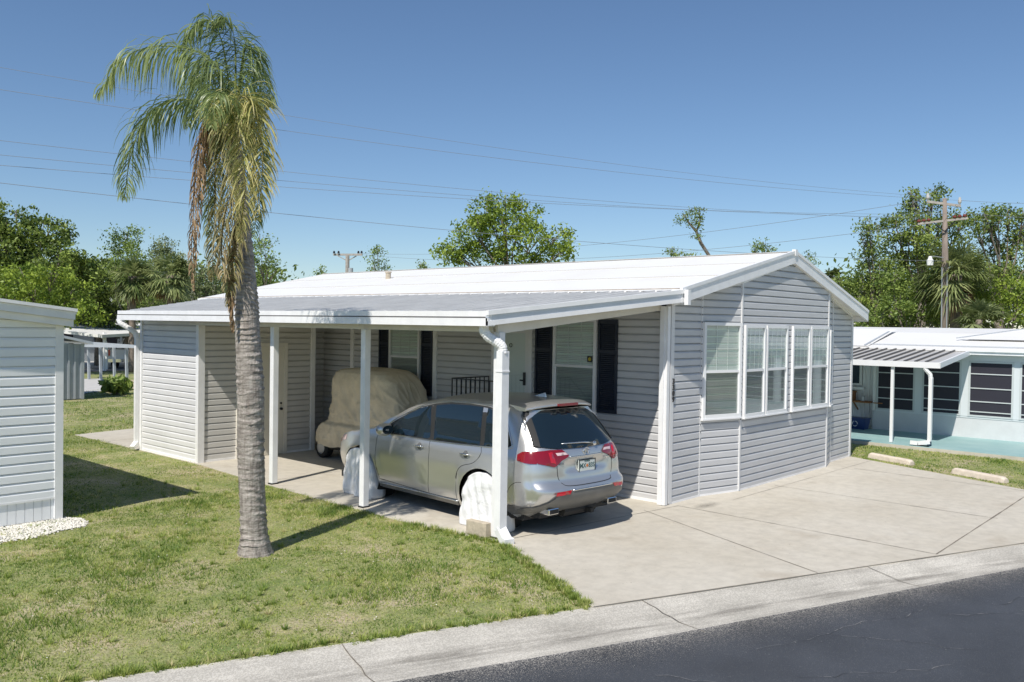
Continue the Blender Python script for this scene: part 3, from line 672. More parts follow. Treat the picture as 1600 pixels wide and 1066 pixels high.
# white pebbles
def pebbles(poly,n,name,label,smin=.009,smax=.022):
    V=[];Fc=[];b=0
    while b<n:
        x=random.uniform(1.5,5.1); y=random.uniform(12.1,13.1)
        lim=12.36-.18*(4.9-x)+.05*math.sin(x*7)+random.gauss(0,.03)
        if y<lim or x>4.93+.25*(1-abs(y-12.75)/.4): continue
        s=random.uniform(smin,smax); a=random.uniform(0,3.14); h=random.uniform(.4,.7)*s; z=random.uniform(0,.022)
        c,q=math.cos(a),math.sin(a); o=len(V)
        for (i,j) in((1,0),(.3,.8),(-.6,.6),(-1,-.1),(-.3,-.75),(.65,-.6)):
            V.append((x+s*(i*c-j*q),y+s*(i*q+j*c),z)); 
        for (i,j) in((.5,0),(.1,.4),(-.4,.2),(-.3,-.3),(.2,-.35)): V.append((x+s*(i*c-j*q),y+s*(i*q+j*c),z+h))
        t=o+6
        for k in range(6):
            k2=(k+1)%6; m1=t+min(4,k*5//6); m2=t+(min(4,k2*5//6))
            Fc.append((o+k,o+k2,m2)); 
            if m1!=m2: Fc.append((o+k,m2,m1))
        Fc.append((t,t+1,t+2)); Fc.append((t,t+2,t+3)); Fc.append((t,t+3,t+4)); b+=1
    o=npmesh(name,V,Fc,'pebble',k=3); return tag(o,label,'gravel',kind='stuff')
pebbles(None,9500,'white_gravel','bed of small white stones along the foot of the white home')

# ================= RIGHT NEIGHBOUR =================
WX=25.2
nb=thing('mobile_home','low white mobile home with dark screened porch windows above a pale knee wall','house',(WX,6.3,0))
mat('wall_offwhite',(.62,.63,.63),.6,var=.05,vscale=2)
s=MB(); s.box((WX,-8,.08),(WX+.12,8.80,.62)); s.build('knee_wall','wall_offwhite',nb)
s=MB(); s.box((WX+.30,8.8,.08),(WX+.4,14,2.5))
y=8.85
while y<14: s.box((WX+.262,y,.08),(WX+.30,y+.05,2.45)); y+=.14
s.build('ribbed_wall','siding_white',nb)
s=MB(); s.box((WX,8.72,.6),(WX+.3,8.80,2.4)); s.build('corner_trim','white_trim',nb)
s=MB(); s.box((WX-.02,8.58+.0,.62),(WX+.1,8.72,2.4))
ops=[(8.70,7.66),(7.48,6.49),(6.32,5.25),(5.12,4.05),(3.9,2.8),(2.65,1.5),(1.35,.2)]
fr_=MB(); fr_.box((WX-.015,-8,2.14),(WX+.1,8.72,2.40)); fr_.box((WX-.012,-8,.62),(WX+.09,8.72,.665))
for i in range(len(ops)-1): fr_.box((WX-.02,ops[i+1][0],.665),(WX+.09,ops[i][1],2.14))
fr_.build('porch_frame','screen_frame',nb)
for a,b in ops:
    s=MB(); s.box((WX-.03,b,.665),(WX+.02,b+.05,2.138)); s.box((WX-.03,a-.05,.665),(WX+.02,a,2.138)); s.box((WX-.028,b+.05,2.09),(WX+.02,a-.05,2.138)); s.box((WX-.028,b+.05,.667),(WX+.02,a-.05,.71))
    for z in ((1.0,1.30,1.72) if a>8 else (.80,1.07,1.42,1.80)): s.box((WX-.036,b+.05,z-.013),(WX+.01,a-.05,z+.013))
    f=s.build('porch_window','screen_bar',nb)
    s=MB(); s.add([(WX-.015,b+.05,.71),(WX-.015,a-.05,.71),(WX-.015,a-.05,2.09),(WX-.015,b+.05,2.09)],[(0,1,2,3)]); s.build('screen','screen_dark',f)
s=MB(); s.box((WX+.22,9.20,1.30),(WX+.26,10.3,2.1)); f=s.build('window','white_vinyl',nb)
s=MB(); s.box((WX+.21,9.27,1.36),(WX+.219,10.23,2.04)); s.build('glass','glass_dark',f)
s=MB(); s.box((WX+.1,9.1,1.18),(WX+.26,10.35,1.26)); s.build('sill','white_trim',f)
# roof
s=MB()
ry=[(WX-.22,2.44),(WX+2.2,2.86),(WX+5,3.02),(WX+8,2.6)]
for i in range(3):
    (xa,za),(xb,zb)=ry[i],ry[i+1]
    s.add([(xa,-8,za),(xb,-8,zb),(xb,12.5,zb),(xa,9.8,za),(xa,-8,za-.05),(xb,-8,zb-.05),(xb,12.5,zb-.05),(xa,9.8,za-.05)],[(0,1,2,3),(7,6,5,4),(0,4,5,1),(3,2,6,7),(0,3,7,4),(1,5,6,2)])
s.add([(WX-.2,8.9,2.46),(WX+2.2,8.9,2.95),(WX+2.2,17,2.95),(WX-.2,17,2.46)],[(0,1,2,3)])
s.add([(WX+1.0,-8,2.70),(WX+3.0,-8,3.06),(WX+6,-8,3.06),(WX+6,5.2,3.06),(WX+3.0,5.3,3.06),(WX+1.0,6.8,2.70)],[(0,1,2,3,4,5)])
s.build('roof','roof_white',nb)
s=MB(); s.bar((WX-.15,9.0,2.49),(WX+1.8,9.0,2.88),.05,.02); s.bar((WX+.1,-8,2.52),(WX+.1,9,2.52),.03,.02); s.bar((WX+1.0,6.9,2.73),(WX+3,5.3,3.08),.05,.02); s.each('roof_seam','bg_metal',nb)
s=MB(); s.box((WX-.26,-8,2.31),(WX-.221,6.25,2.45)); s.box((WX-.30,-8,2.39),(WX-.261,6.25,2.455)); s.build('fascia','white_trim',nb)
# awning: own thing
aw=thing('awning','grey ribbed metal awning with white gutter over the teal patio','awning',(22.5,6.3,0))
A0=(22.5,6.30,2.13);A1=(22.5,12.0,2.13);B0=(WX-.02,6.30,2.40);B1=(WX-.02,12.0,2.40)
s=MB(); s.add([A0,B0,B1,A1]+[(x,y,z-.04) for x,y,z in (A0,B0,B1,A1)],[(0,1,2,3),(7,6,5,4),(0,4,5,1),(1,5,6,2),(2,6,7,3),(3,7,4,0)]); s.build('roof_panel','awning_grey',aw)
y=6.62
while y<12: 
    s=MB(); s.bar((22.5,y,2.15),(WX-.03,y,2.42),.03,.045); s.build('rib','awning_rib',aw); y+=.25
s=MB(); s.box((22.40,6.26,2.01),(22.499,12,2.15)); s.build('gutter','white_vinyl',aw)
s=MB(); s.bar((22.40,6.27,2.08),(WX-.03,6.27,2.37),.05,.13); s.build('side_trim','white_vinyl',aw)
for y in (7.38,):
    s=MB(); s.box((22.46,y-.035,.11),(22.53,y+.035,2.01)); s.build('post','white_vinyl',aw)
s=MB(); P=[(22.45,6.62,2.01),(22.46,6.56,1.93),(22.49,6.50,1.85),(22.5,6.48,1.7)]; PP=[]
for i in range(3):
    for k in range(5): PP.append(Vector(P[i]).lerp(Vector(P[i+1]),k/5))
s.tube(PP,[.05*(1+.07*(i%2)) for i in range(len(PP))],8); s.box((22.45,6.44,.22),(22.55,6.52,1.78)); s.bar((22.5,6.48,.20),(22.38,6.72,.16),.10,.09); s.bar((22.38,6.72,.16),(22.33,6.88,.17),.12,.09)
s.build('downspout','white_vinyl',aw)
s=MB(); s.box((22.30,6.45,.0),(22.60,6.85,.10)); tag(s.build('splash_block','paver'),'small brown stone block under the awning downspout','block')
dk=MB(); dk.box((22.27,-8,-.02),(WX,13,.10)); o=struct('patio',dk,'teal_paint')
dk=MB(); dk.box((22.24,-8,-.02),(22.268,13,.085)); o2=dk.build('patio_edge','concrete',o)
# bin, shelf, box
bn=thing('recycling_bin','dark blue plastic recycling bin with white symbol on the teal patio','bin',(WX-.1,9.1,.10))
s=MB(); x0,y0=WX-.32,9.1
def taper(s,cx,cy,z0,z1,w0,d0,w1,d1): 
    s.add([(cx-w0,cy-d0,z0),(cx+w0,cy-d0,z0),(cx+w0,cy+d0,z0),(cx-w0,cy+d0,z0),(cx-w1,cy-d1,z1),(cx+w1,cy-d1,z1),(cx+w1,cy+d1,z1),(cx-w1,cy+d1,z1)],[(0,3,2,1),(0,1,5,4),(1,2,6,5),(2,3,7,6),(3,0,4,7),(4,5,6,7)])
taper(s,x0,y0,.105,.40,.17,.25,.20,.29); s.build('bin_body','bin_blue',bn)
s=MB(); s.box((x0-.215,y0-.305,.38),(x0+.215,y0+.305,.42)); s.build('rim','bin_blue',bn)
s=MB()
for k in range(3):
    a0=R(90+120*k); pts=[(x0-.195,y0+.07*math.cos(a0+R(q)),.26+.07*math.sin(a0+R(q))) for q in (10,35,60,85,100)]; s.tube(pts,.011,6)
s.build('recycling_symbol','white_vinyl',bn)
sh2=thing('wall_shelf','rusty brown shelf bracketed to the ribbed white wall','shelf',(WX+.1,9.2,.85))
s=MB(); s.box((WX-.12,8.85,.83),(WX+.25,10.4,.87)); s.bar((WX-.1,8.75,.85),(WX-.1,8.5,.85),.03,.03); s.build('board','box_brown',sh2)
s=MB(); s.bar((WX-.1,9.3,.83),(WX+.25,9.3,.60),.03,.03); s.build('bracket','box_brown',sh2)
s=MB(); s.box((WX-.08,9.35,.875),(WX+.2,10.0,1.12)); s.box((WX-.10,9.33,1.10),(WX+.21,10.02,1.14)); tag(s.build('wooden_box','box_brown'),'brown wooden box standing on the wall shelf','box')
s=MB(); s.tube([(WX,9.08,.875),(WX,9.08,1.0),(WX,9.08,1.02)],[.06,.06,.045],10); tag(s.build('jar','galvanized'),'small grey jar on the wall shelf beside the wooden box','jar')
# parking stops
def stop(a,b,label):
    a=Vector((*a,.0));b=Vector((*b,0)); d=(b-a).normalized(); n=Vector((-d.y,d.x,0)); s=MB()
    pr=[(-.09,0),(-.07,.10),(-.04,.125),(.04,.125),(.07,.10),(.09,0)]
    poly=[a+n*p+Vector((0,0,.0+q)) for p,q in pr]
    L=(b-a).length; k=len(pr); V=[]; 
    secs=[(0,.9,-.03),(.06,1,0),(L-.06,1,0),(L,.9,-.03)]
    for (t,sx,dz) in secs:
        for p,q in pr: V.append(a+d*t+n*p*sx+Vector((0,0,max(0,q+(dz if q>0 else 0)))))
    F_=[(i*k+j,i*k+(j+1)%k,(i+1)*k+(j+1)%k,(i+1)*k+j) for i in range(3) for j in range(k)]+[tuple(range(k)),tuple(range(4*k-1,3*k-1,-1))]
    s.add(V,F_); o=s.build('parking_stop','stop_concrete',bevel=.01); tag(o,label,'parking stop','concrete parking stops along the drive edge')
stop((20.10,7.05),(19.60,5.98),'concrete parking stop nearest the bay corner of the grey house'); stop((19.20,5.05),(18.68,3.98),'concrete parking stop near the right edge, farther from the grey house')

# ================= LEFT BACKGROUND =================
gs=thing('tool_shed','small grey ribbed metal shed with sloping white-edged roof','shed',(12.7,32,0))
s=MB(); s.box((8.5,32.05,.02),(12.66,34.5,1.98))
x=8.6
while x<12.66: s.box((x,32.0,.04),(x+.06,32.05,1.98+.2*0)); x+=.21
s.box((12.62,31.99,.02),(12.72,32.05,2.0)); s.build('ribbed_wall','bg_metal',gs)
s=MB(); s.add([(12.95,31.8,1.97),(8.3,31.8,3.05),(8.3,34.8,3.05),(12.95,34.8,1.97),(12.95,31.8,2.06),(8.3,31.8,3.14),(8.3,34.8,3.14),(12.95,34.8,2.06)],[(0,1,2,3),(7,6,5,4),(0,4,5,1),(1,5,6,2),(2,6,7,3),(3,7,4,0)]); s.add([(8.5,32.06,1.9),(12.66,32.06,1.9),(8.5,32.06,2.98)],[(0,1,2)]); s.build('roof','metal_and_band_shade',gs)
pg=thing('garden_pergola','bare grey metal awning frame standing on posts beyond the lawn','frame',(16.6,38,0))
s=MB(); s.bar((16.35,35.6,1.75),(16.85,43.5,1.75),.12,.13); s.bar((15.0,38.0,1.74),(16.9,43.6,1.74),.1,.11); s.bar((15.0,38,1.74),(16.35,35.6,1.75),.1,.1); s.bar((16.35,35.6,1.75),(23,38.2,1.75),.12,.12); s.build('top_frame','bg_metal',pg)
for (x,y) in ((16.9,43.3),(17.05,41.0),(17.25,40.0),(16.75,37.6),(17.0,42.2)):
    s=MB(); s.bar((x,y,0),(x-.05,y,1.72),.10,.10,up=(0,1,0)); s.build('post','bg_metal',pg)
cpx=thing('carport','far white flat carport with slim posts sheltering a white pickup truck','carport',(22,50,0))
s=MB(); P=[(20.0,48.0),(28.5,50.5),(27,58.5),(17.5,53.5)]; zz=[2.02,2.42,2.66,2.45]
s.add([(x,y,z) for (x,y),z in zip(P,zz)]+[(x,y,z-.16) for (x,y),z in zip(P,zz)],[(0,1,2,3),(7,6,5,4),(0,4,5,1),(1,5,6,2),(2,6,7,3),(3,7,4,0)]); s.build('roof','roof_white',cpx)
for (x,y) in ((20.35,48.5),(22.6,49.2),(18.6,52.9),(24,58),(25.5,50.4)):
    s=MB(); s.bar((x,y,0),(x,y,2.15),.14,.14,up=(0,1,0)); s.build('post','white_trim',cpx)
s=MB(); s.tube([(20.1,48.3,1.95),(20.3,48.4,1.75),(20.45,48.45,1.5),(20.45,48.45,.1)],.07,8); s.build('downspout','white_trim',cpx)
fh=thing('mobile_home','far white mobile home partly hidden behind the far carport','house',(26,62,0))
s=MB(); s.box((18,60,.0),(34,68,2.3)); s.build('wall','bg_metal',fh)
s=MB(); s.add([(17.6,59.6,2.35),(34.4,59.6,2.35),(34.4,64,2.95),(17.6,64,2.95)],[(0,1,2,3)]); s.add([(17.6,68.4,2.35),(34.4,68.4,2.35),(34.4,64,2.95),(17.6,64,2.95)],[(0,1,2,3)]); s.build('roof','roof_white',fh)
for x in (19,21.6,24.5,28):
    s=MB(); s.box((x,59.93,.9),(x+1.5,59.99,1.95)); s.build('window','screen_dark',fh)
# pickup truck (tail towards the camera)
tk=thing('pickup_truck','white pickup truck parked under the far carport with red tail light','truck',(22.1,49.7,0)); tk.scale=(1.1,1.1,1.0)
tk.rotation_euler=(0,0,R(-38))
s=MB() # local coords: y forward
s.add([(-.95,0,.55),(.95,0,.55),(.95,0,1.15),(-.95,0,1.15),(-.95,5.3,.55),(.95,5.3,.55),(.92,5.3,1.05),(-.92,5.3,1.05),(.95,2.2,1.18),(-.95,2.2,1.18)],[(0,1,2,3),(4,7,6,5),(1,5,6,8,2),(0,3,9,7,4),(9,8,6,7),(3,2,8,9)])
s.add([(-.93,2.1,1.1),(.93,2.1,1.1),(.93,4.2,1.1),(-.93,4.2,1.1),(-.74,2.3,1.75),(.74,2.3,1.75),(.74,3.5,1.75),(-.74,3.5,1.75)],[(0,1,5,4),(1,2,6,5),(2,3,7,6),(3,0,4,7),(4,5,6,7)])
s.build('body','truck_white',tk,local=True,bevel=.04)
s=MB(); s.add([(-.80,2.09,1.22),(.80,2.09,1.22),(.70,2.25,1.66),(-.70,2.25,1.66)],[(0,1,2,3)]); s.add([(-.945,2.5,1.2),(-.945,3.8,1.2),(-.80,3.3,1.66),(-.80,2.5,1.66)],[(0,1,2,3)]); s.build('window','car_glass',tk,local=True)
s=MB(); s.box((-.96,-.03,.78),(-.80,.06,1.12)); s.build('tail_light','tail_bright',tk,local=True)
s=MB(); s.box((.80,-.03,.78),(.96,.06,1.12)); s.build('tail_light','tail_bright',tk,local=True)
s=MB(); s.box((-.96,-.18,.42),(.96,.0,.60)); s.build('bumper','chrome',tk,local=True)
for x in(-.85,.85):
    for y in (1.1,4.4):
        s=MB(); s.tube([(x-.12,y,.38),(x+.12,y,.38)],.38,18); s.build('wheel','black_rubber',tk,local=True)
# paver stack, shrub
for i,(x,y,h) in enumerate(((15.9,34.9,.34),(16.15,34.75,.32),(16.45,34.9,.30))):
    s=MB(); s.box((x-.11,y-.11,0),(x+.11,y+.11,h)); s.box((x-.13,y-.13,h),(x+.13,y+.13,h+.05)); tag(s.build('edging_block','paver',bevel=.01),['tan edging block leaning beside the leafy shrub','tan edging block, middle of the three by the frame post','tan edging block farthest from the leafy shrub'][i],'block','tan edging blocks by the shrub')

# ================= VEGETATION =================
def vnoise(x,y,s,seed=0):
    """smooth value noise 0..1 on numpy arrays"""
    x=x*s+seed*17.3; y=y*s+seed*9.1; xi=np.floor(x).astype(int); yi=np.floor(y).astype(int); fx=x-xi; fy=y-yi
    fx=fx*fx*(3-2*fx); fy=fy*fy*(3-2*fy)
    def h(a,b):
        n=(a*374761393+b*668265263+seed*1442695)&0x7fffffff; n=((n^(n>>13))*1274126177)&0x7fffffff; return ((n^(n>>16))&0xffff)/65535.
    return (h(xi,yi)*(1-fx)+h(xi+1,yi)*fx)*(1-fy)+(h(xi,yi+1)*(1-fx)+h(xi+1,yi+1)*fx)*fy
def fbm(x,y,s,seed=0): return (vnoise(x,y,s,seed)*.5+vnoise(x,y,s*2.1,seed+1)*.27+vnoise(x,y,s*4.3,seed+2)*.15+vnoise(x,y,s*9,seed+3)*.08)
def inpoly(x,y,P):
    c=np.zeros(len(x),bool); n=len(P); j=n-1
    for i in range(n):
        xi,yi=P[i];xj,yj=P[j]
        c^=((yi>y)!=(yj>y))&(x<(xj-xi)*(y-yi)/(yj-yi+1e-12)+xi); j=i
    return c
def leafquads(C_,size,v,flat=.0,elong=1.6,down=0):
    n=len(C_); a=rng.normal(size=(n,3)); a[:,2]-=down; a/=np.linalg.norm(a,axis=1)[:,None]
    b=rng.normal(size=(n,3)); b-=a*(a*b).sum(1)[:,None]; b/=np.linalg.norm(b,axis=1)[:,None]
    s=size*rng.uniform(.6,1.3,n)[:,None]; V=np.empty((n,4,3))
    V[:,0]=C_-a*s*elong/2; V[:,1]=C_+b*s*.42; V[:,2]=C_+a*s*elong/2; V[:,3]=C_-b*s*.42
    return V.reshape(-1,3),np.arange(n*4).reshape(n,4),v
ppm=lambda d:d/F
def tree(label,cat,group,blobs,d,m,leaf=.16,dens=190,lk=.68,dk=1.9,trunk=None,trad=.22,limbs=True,moss=0,name='tree',dd=1.0,clump=.42,sparse=1.0):
    k=ppm(d); cx=sum(b[0] for b in blobs)/len(blobs) if trunk is None else trunk[0]
    base=at(cx,500,d); base.z=0; t=thing(name,label,cat,base,0,group)
    Cs=[];Vv=[]; ends=[]
    for bl in blobs:
        px,py,rx,ry=bl[:4]; off=bl[4] if len(bl)>4 else rng.uniform(-1,1)*dd
        c=np.array(at(px,py,d+off)); rx*=k; ry*=k; rd_=(rx+ry)/2*.9
        ends.append((Vector(c),min(rx,ry)))
        nc=max(6,int(4.6*rx*ry/(clump**2)*sparse))
        u=rng.normal(size=(nc,3)); u/=np.linalg.norm(u,axis=1)[:,None]; rr=rng.uniform(.25,1,nc)**.45*rng.uniform(.85,1.12,nc)
        P=c+ (u*rr[:,None])@np.array([list(rt*rx),list(fw*rd_),[0,0,ry]])
        for p in P:
            q=clump*rng.uniform(.55,1.25); nl=max(6,int(dens*dk*q*q*rng.uniform(.6,1.2)))
            g_=rng.normal(size=(nl,3))*np.array([1,1,.7])*q*.55
            Cs.append(p+g_); Vv.append(np.clip(rng.normal(.46,.2)+rng.normal(0,.2,nl),0,1))
    Cn=np.concatenate(Cs); vv=np.concatenate(Vv); ok=Cn[:,2]>.05; Cn=Cn[ok]; vv=vv[ok]
    V,Q,v=leafquads(Cn,leaf*lk,vv); npmesh('crown',V,Q,m,t,v)
    # trunk and limbs
    tb=MB(); hub=Vector(np.mean([list(e[0]) for e in ends],axis=0)); low=min(e[0].z-e[1]*.6 for e in ends); fork=Vector((base.x*.6+hub.x*.4,base.y*.6+hub.y*.4,max(.8,low*.75)))
    tb.tube([base,base.lerp(fork,.5)+Vector((random.uniform(-.15,.15),0,0)),fork],[trad*1.25,trad,trad*.85],9)
    if limbs:
        for e,r in ends:
            mid=fork.lerp(e,.5)+Vector((random.uniform(-.3,.3),random.uniform(-.3,.3),random.uniform(0,.3)))
            tb.tube([fork,fork.lerp(mid,.5),mid,e,e+Vector((0,0,r*.6))],[trad*.36,trad*.24,trad*.17,trad*.09,.015],6)
            for q in range(4):
                f=mid.lerp(e,random.random()); g_=e+Vector((random.uniform(-1,1),random.uniform(-1,1),random.uniform(-.5,1)))*r*.85
                tb.tube([f,f.lerp(g_,.5)+Vector((0,0,.1)),g_],[trad*.16,trad*.1,.012],5)
    tb.build('trunk','trunk_brown',t,smooth=True)
    if moss:
        Cs=[]
        for i in range(moss):
            e,r=random.choice(ends); p=e+Vector((random.uniform(-1,1)*r,random.uniform(-1,1)*r,random.uniform(-.8,.2)*r)); L=random.uniform(.4,1.2)
            n=int(30*L); z=rng.uniform(0,1,n); Cs.append(np.array(p)+np.stack([rng.normal(0,.07,n),rng.normal(0,.07,n),-z*L],1))
        Cn=np.concatenate(Cs); V,Q,_=leafquads(Cn,.09,None,elong=2.2,down=2); tag(npmesh('hanging_moss',V,Q,'moss_grey',t,None),kind='stuff')
    return t
def fans(V,Fq,A,apex,nfr,R0,up=.5,size=.85,droop=.35,dead=False):
    for i in range(nfr):
        az=random.uniform(0,6.283); el=random.uniform(-.95,1.25) if not dead else random.uniform(-1.3,-.8)
        d=Vector((math.cos(az)*math.cos(el),math.sin(az)*math.cos(el),math.sin(el)))
        L=R0*random.uniform(.55,1); p=apex+d*L+Vector((0,0,-.18*L*L*droop)); s=d.cross(Vector((0,0,1))).normalized(); n=s.cross(d)
        o=len(V); w=.018; V+= [tuple(apex-s*w),tuple(apex+s*w),tuple(p+s*w),tuple(p-s*w)]; Fq.append((o,o+1,o+2,o+3)); A.append(.5)
        v0=random.uniform(.15,.8)
        for b in range(19):
            a=R(-100+200*b/18)+random.uniform(-.05,.05); dd=(d*math.cos(a)+s*math.sin(a)+n*random.uniform(-.15,.2)).normalized(); l=size*random.uniform(.8,1.1)*(1-.25*abs(a)/1.8)
            q=dd.cross(n).normalized(); m_=p+dd*l*.55+Vector((0,0,-.06)); e=p+dd*l+Vector((0,0,-.30*l*random.uniform(.5,1.6)))
            o=len(V); ww=.045; V+=[tuple(p),tuple(m_+q*ww),tuple(e),tuple(m_-q*ww)]; Fq.append((o,o+1,o+2,o+3)); A.append(min(1,max(0,v0+random.gauss(0,.12))))
def cabbage_palm(label,px,pyc,d,rpx,nfr=46,trunkr=.17,group=None,m='leaf_cabbage',skirt=True):
    apex=at(px,pyc,d); base=Vector((apex.x,apex.y,0)); t=thing('palm_tree',label,'palm tree',base,0,group); k=ppm(d); R0=rpx*k
    V=[];Fq=[];A=[]; fans(V,Fq,A,apex,nfr,R0*.62,size=R0*.62)
    npmesh('crown',V,Fq,m,t,A)
    if skirt:
        V=[];Fq=[];A=[]; fans(V,Fq,A,apex-Vector((0,0,.2)),16,R0*.45,size=R0*.5,dead=True); npmesh('dead_fronds',V,Fq,'frond_dead',t,A)
    s=MB(); n=16; s.tube([base.lerp(apex,i/n)+Vector((random.uniform(-.02,.02),0,0)) for i in range(n+1)],[trunkr*random.uniform(.92,1.1)*(1.15 if i>n*.75 else 1) for i in range(n+1)],10); s.build('trunk','palm_trunk_far',t,smooth=True)
    return t

GL='trees beyond the homes on the left'; GR='trees behind the right-hand home'; GM='tree tops showing over the white roof'
# left cluster
tree('tall dark spreading oak at the left edge of the photo','tree',GL,[(25,345,38,30),(75,365,34,26),(10,390,50,40),(60,400,45,35),(95,405,40,28),(120,430,42,32),(95,460,50,35),(30,450,50,45),(-30,370,50,50)],50,'leaf_oak',.2,170,trunk=(45,),trad=.35)
tree('bright yellow-green bushy tree in front of the tall dark oak','tree',GL,[(30,440,45,26),(80,440,40,22),(110,462,35,28),(55,470,60,30),(10,475,40,30),(120,490,45,22)],44,'leaf_bright',.17,170,trunk=(60,),trad=.2)
tree('dark bushy tree between the oak and the cabbage palms','tree',GL,[(150,440,30,36),(165,470,34,30),(135,490,30,25),(180,500,36,22),(160,415,16,22)],53,'leaf_oak',.18,180,trunk=(155,),moss=34)
tree('light green tree with a rounded tuft of leaves above the left cabbage palm','tree',GL,[(200,372,24,18),(185,388,16,14),(215,395,18,22),(198,415,26,22),(180,430,20,24),(222,430,20,20),(240,470,30,28)],52,'leaf_mid',.15,170,trunk=(200,),trad=.16)
tree('pale feathery tree just left of the hanging dead fronds','tree',GL,[(257,385,20,16),(248,405,24,18),(268,410,22,20),(256,440,30,24),(285,440,20,26),(275,475,30,22)],56,'leaf_pale',.14,190,trunk=(262,),trad=.16)
tree('grey-green mossy tree behind the hanging dead fronds','tree',GL,[(300,440,26,28),(325,445,28,32),(345,470,26,22),(315,480,30,20)],54,'leaf_pale',.15,190,trunk=(318,),moss=10)
tree('bright green shrubby tree low beside the brown palm tatters','tree',GL,[(285,492,22,12),(312,488,26,14),(340,492,22,12)],48,'leaf_bright',.15,190,trunk=(310,),trad=.1)
tree('slim dark tree rising right behind the ringed palm trunk','tree',GL,[(405,375,14,14),(414,392,16,16),(420,412,14,16),(408,420,18,18),(430,425,10,8),(412,440,16,12),(395,400,14,20)],46,'leaf_mid',.13,170,trunk=(408,),trad=.12)
cabbage_palm('left one of two cabbage palms beyond the lawn',207,432,47,40,group='cabbage palms beyond the lawn')
cabbage_palm('right one of two cabbage palms, nearer the hanging fronds',266,430,47,42,group='cabbage palms beyond the lawn')
# over the roof
tree('large bright green tree rising over the middle of the white roof','tree',GM,[(790,315,26,20),(760,335,28,24),(815,335,28,26),(785,350,40,26),(740,365,34,28),(700,392,26,18),(725,400,36,20),(780,385,48,28),(830,375,30,32),(872,372,22,24),(880,395,20,20),(845,405,34,18),(800,415,50,18)],47,'leaf_bright',.17,150,trunk=(800,),trad=.25,clump=.38)
tree('small pale green tree beside the far utility pole','tree',GM,[(590,393,12,9),(583,405,10,8),(600,414,13,8),(584,420,12,7)],60,'leaf_mid',.14,130,trunk=(592,),trad=.07,clump=.28)
tree('low dark tuft of leaves at the left end of the white ridge','tree',GM,[(502,424,9,6),(506,430,12,6)],60,'leaf_mid',.14,130,trunk=(503,),trad=.06,clump=.28)
tree('small dark tuft at the left foot of the large bright tree','tree',GM,[(657,413,9,6),(665,418,8,5)],62,'leaf_oak',.14,140,trunk=(660,),trad=.06,clump=.28)
t_=tree('crooked bare-trunked tree with a dark umbrella of leaves above the white roof','tree',GM,[(1080,332,22,9),(1062,345,13,7),(1094,345,12,10),(1084,352,14,8),(1088,368,6,8)],60,'leaf_oak',.14,130,trunk=(1108,),trad=.12,clump=.3,limbs=False)
s=MB(); s.tube([at(1112,480,60),at(1108,400,60),at(1095,380,60),at(1088,362,60),at(1076,348,60),at(1068,335,60)],[.16,.13,.12,.1,.07,.03],7); s.tube([at(1088,362,60),at(1094,345,60),at(1092,332,60)],[.08,.06,.02],6); s.build('limb','trunk_brown',t_)
tree('low dark clump left of the crooked tree','tree',GM,[(1052,392,10,8),(1060,400,14,7),(1078,400,12,6)],60,'leaf_oak',.14,150,trunk=(1056,),trad=.07,clump=.3)
tree('small green clump midway between the crooked tree and the gable peak','tree',GM,[(1193,383,15,8),(1200,390,14,7),(1180,392,10,6)],60,'leaf_mid',.15,150,trunk=(1193,),trad=.08,clump=.3)
tree('thin airy tree just right of the gable peak','tree',GM,[(1262,398,9,7),(1272,408,10,8),(1258,410,12,8),(1245,402,8,5)],58,'leaf_oak',.13,130,trunk=(1268,),trad=.07,clump=.28)
cabbage_palm('small palm crown showing above the right slope of the gable',1300,432,60,18,30,group=None)
# right cluster
tree('tall leaning oak with sparse top at the left of the right-hand group','tree',GR,[(1358,350,14,12),(1356,375,16,20),(1362,405,20,20),(1350,440,20,20),(1370,455,26,24),(1385,425,22,20),(1345,480,22,20),(1375,490,30,18)],50,'leaf_oak',.16,170,trunk=(1362,),trad=.2,moss=22)
tree('broad oak behind the utility pole with its crown above both crossarms','tree',GR,[(1430,305,16,12),(1460,300,20,12),(1450,322,26,14),(1420,318,10,9),(1400,355,28,22),(1430,350,28,22),(1470,345,24,22),(1505,345,20,18),(1440,385,40,26),(1400,395,26,24),(1480,385,30,26),(1420,420,34,24)],53,'leaf_oak',.17,160,trunk=(1440,),trad=.3,moss=18)
tree('light green tree low between the leaning oak and the pole','tree',GR,[(1395,440,26,18),(1425,455,30,22),(1400,480,34,24),(1440,490,34,22),(1460,440,22,26),(1345,500,24,14)],47,'leaf_mid',.16,170,trunk=(1424,),trad=.2,moss=10)
tree('open oak with gaps of sky at the right edge of the photo','tree',GR,[(1540,335,24,14),(1575,335,22,14),(1525,355,20,16),(1560,350,26,14),(1590,365,18,20),(1545,385,22,20),(1580,400,22,20),(1530,420,26,22),(1570,430,30,20),(1598,335,14,12),(1620,380,30,40)],52,'leaf_oak',.16,160,trunk=(1560,),trad=.28,moss=14)
tree('bright green tree low at the right edge behind the white roof','tree',GR,[(1580,455,30,24),(1550,470,30,24),(1590,490,34,20),(1530,500,28,16),(1615,460,30,30)],46,'leaf_bright',.16,170,trunk=(1580,),trad=.2)
tree('dark dense tree filling the gap below the broad oak','tree',GR,[(1460,470,34,34),(1500,480,40,30),(1430,500,40,20),(1540,460,34,34),(1390,505,34,16),(1500,440,30,30)],56,'leaf_oak',.18,190,trunk=(1480,),trad=.25,moss=12)
tree('small green tree just above the far end of the gable roof','tree',GR,[(1310,440,18,10),(1325,460,22,18),(1335,490,20,18),(1318,480,16,18)],50,'leaf_mid',.15,170,trunk=(1325,),trad=.12)
cabbage_palm('large cabbage palm with a full shaggy crown beside the utility pole',1494,428,46,64,70,.26)
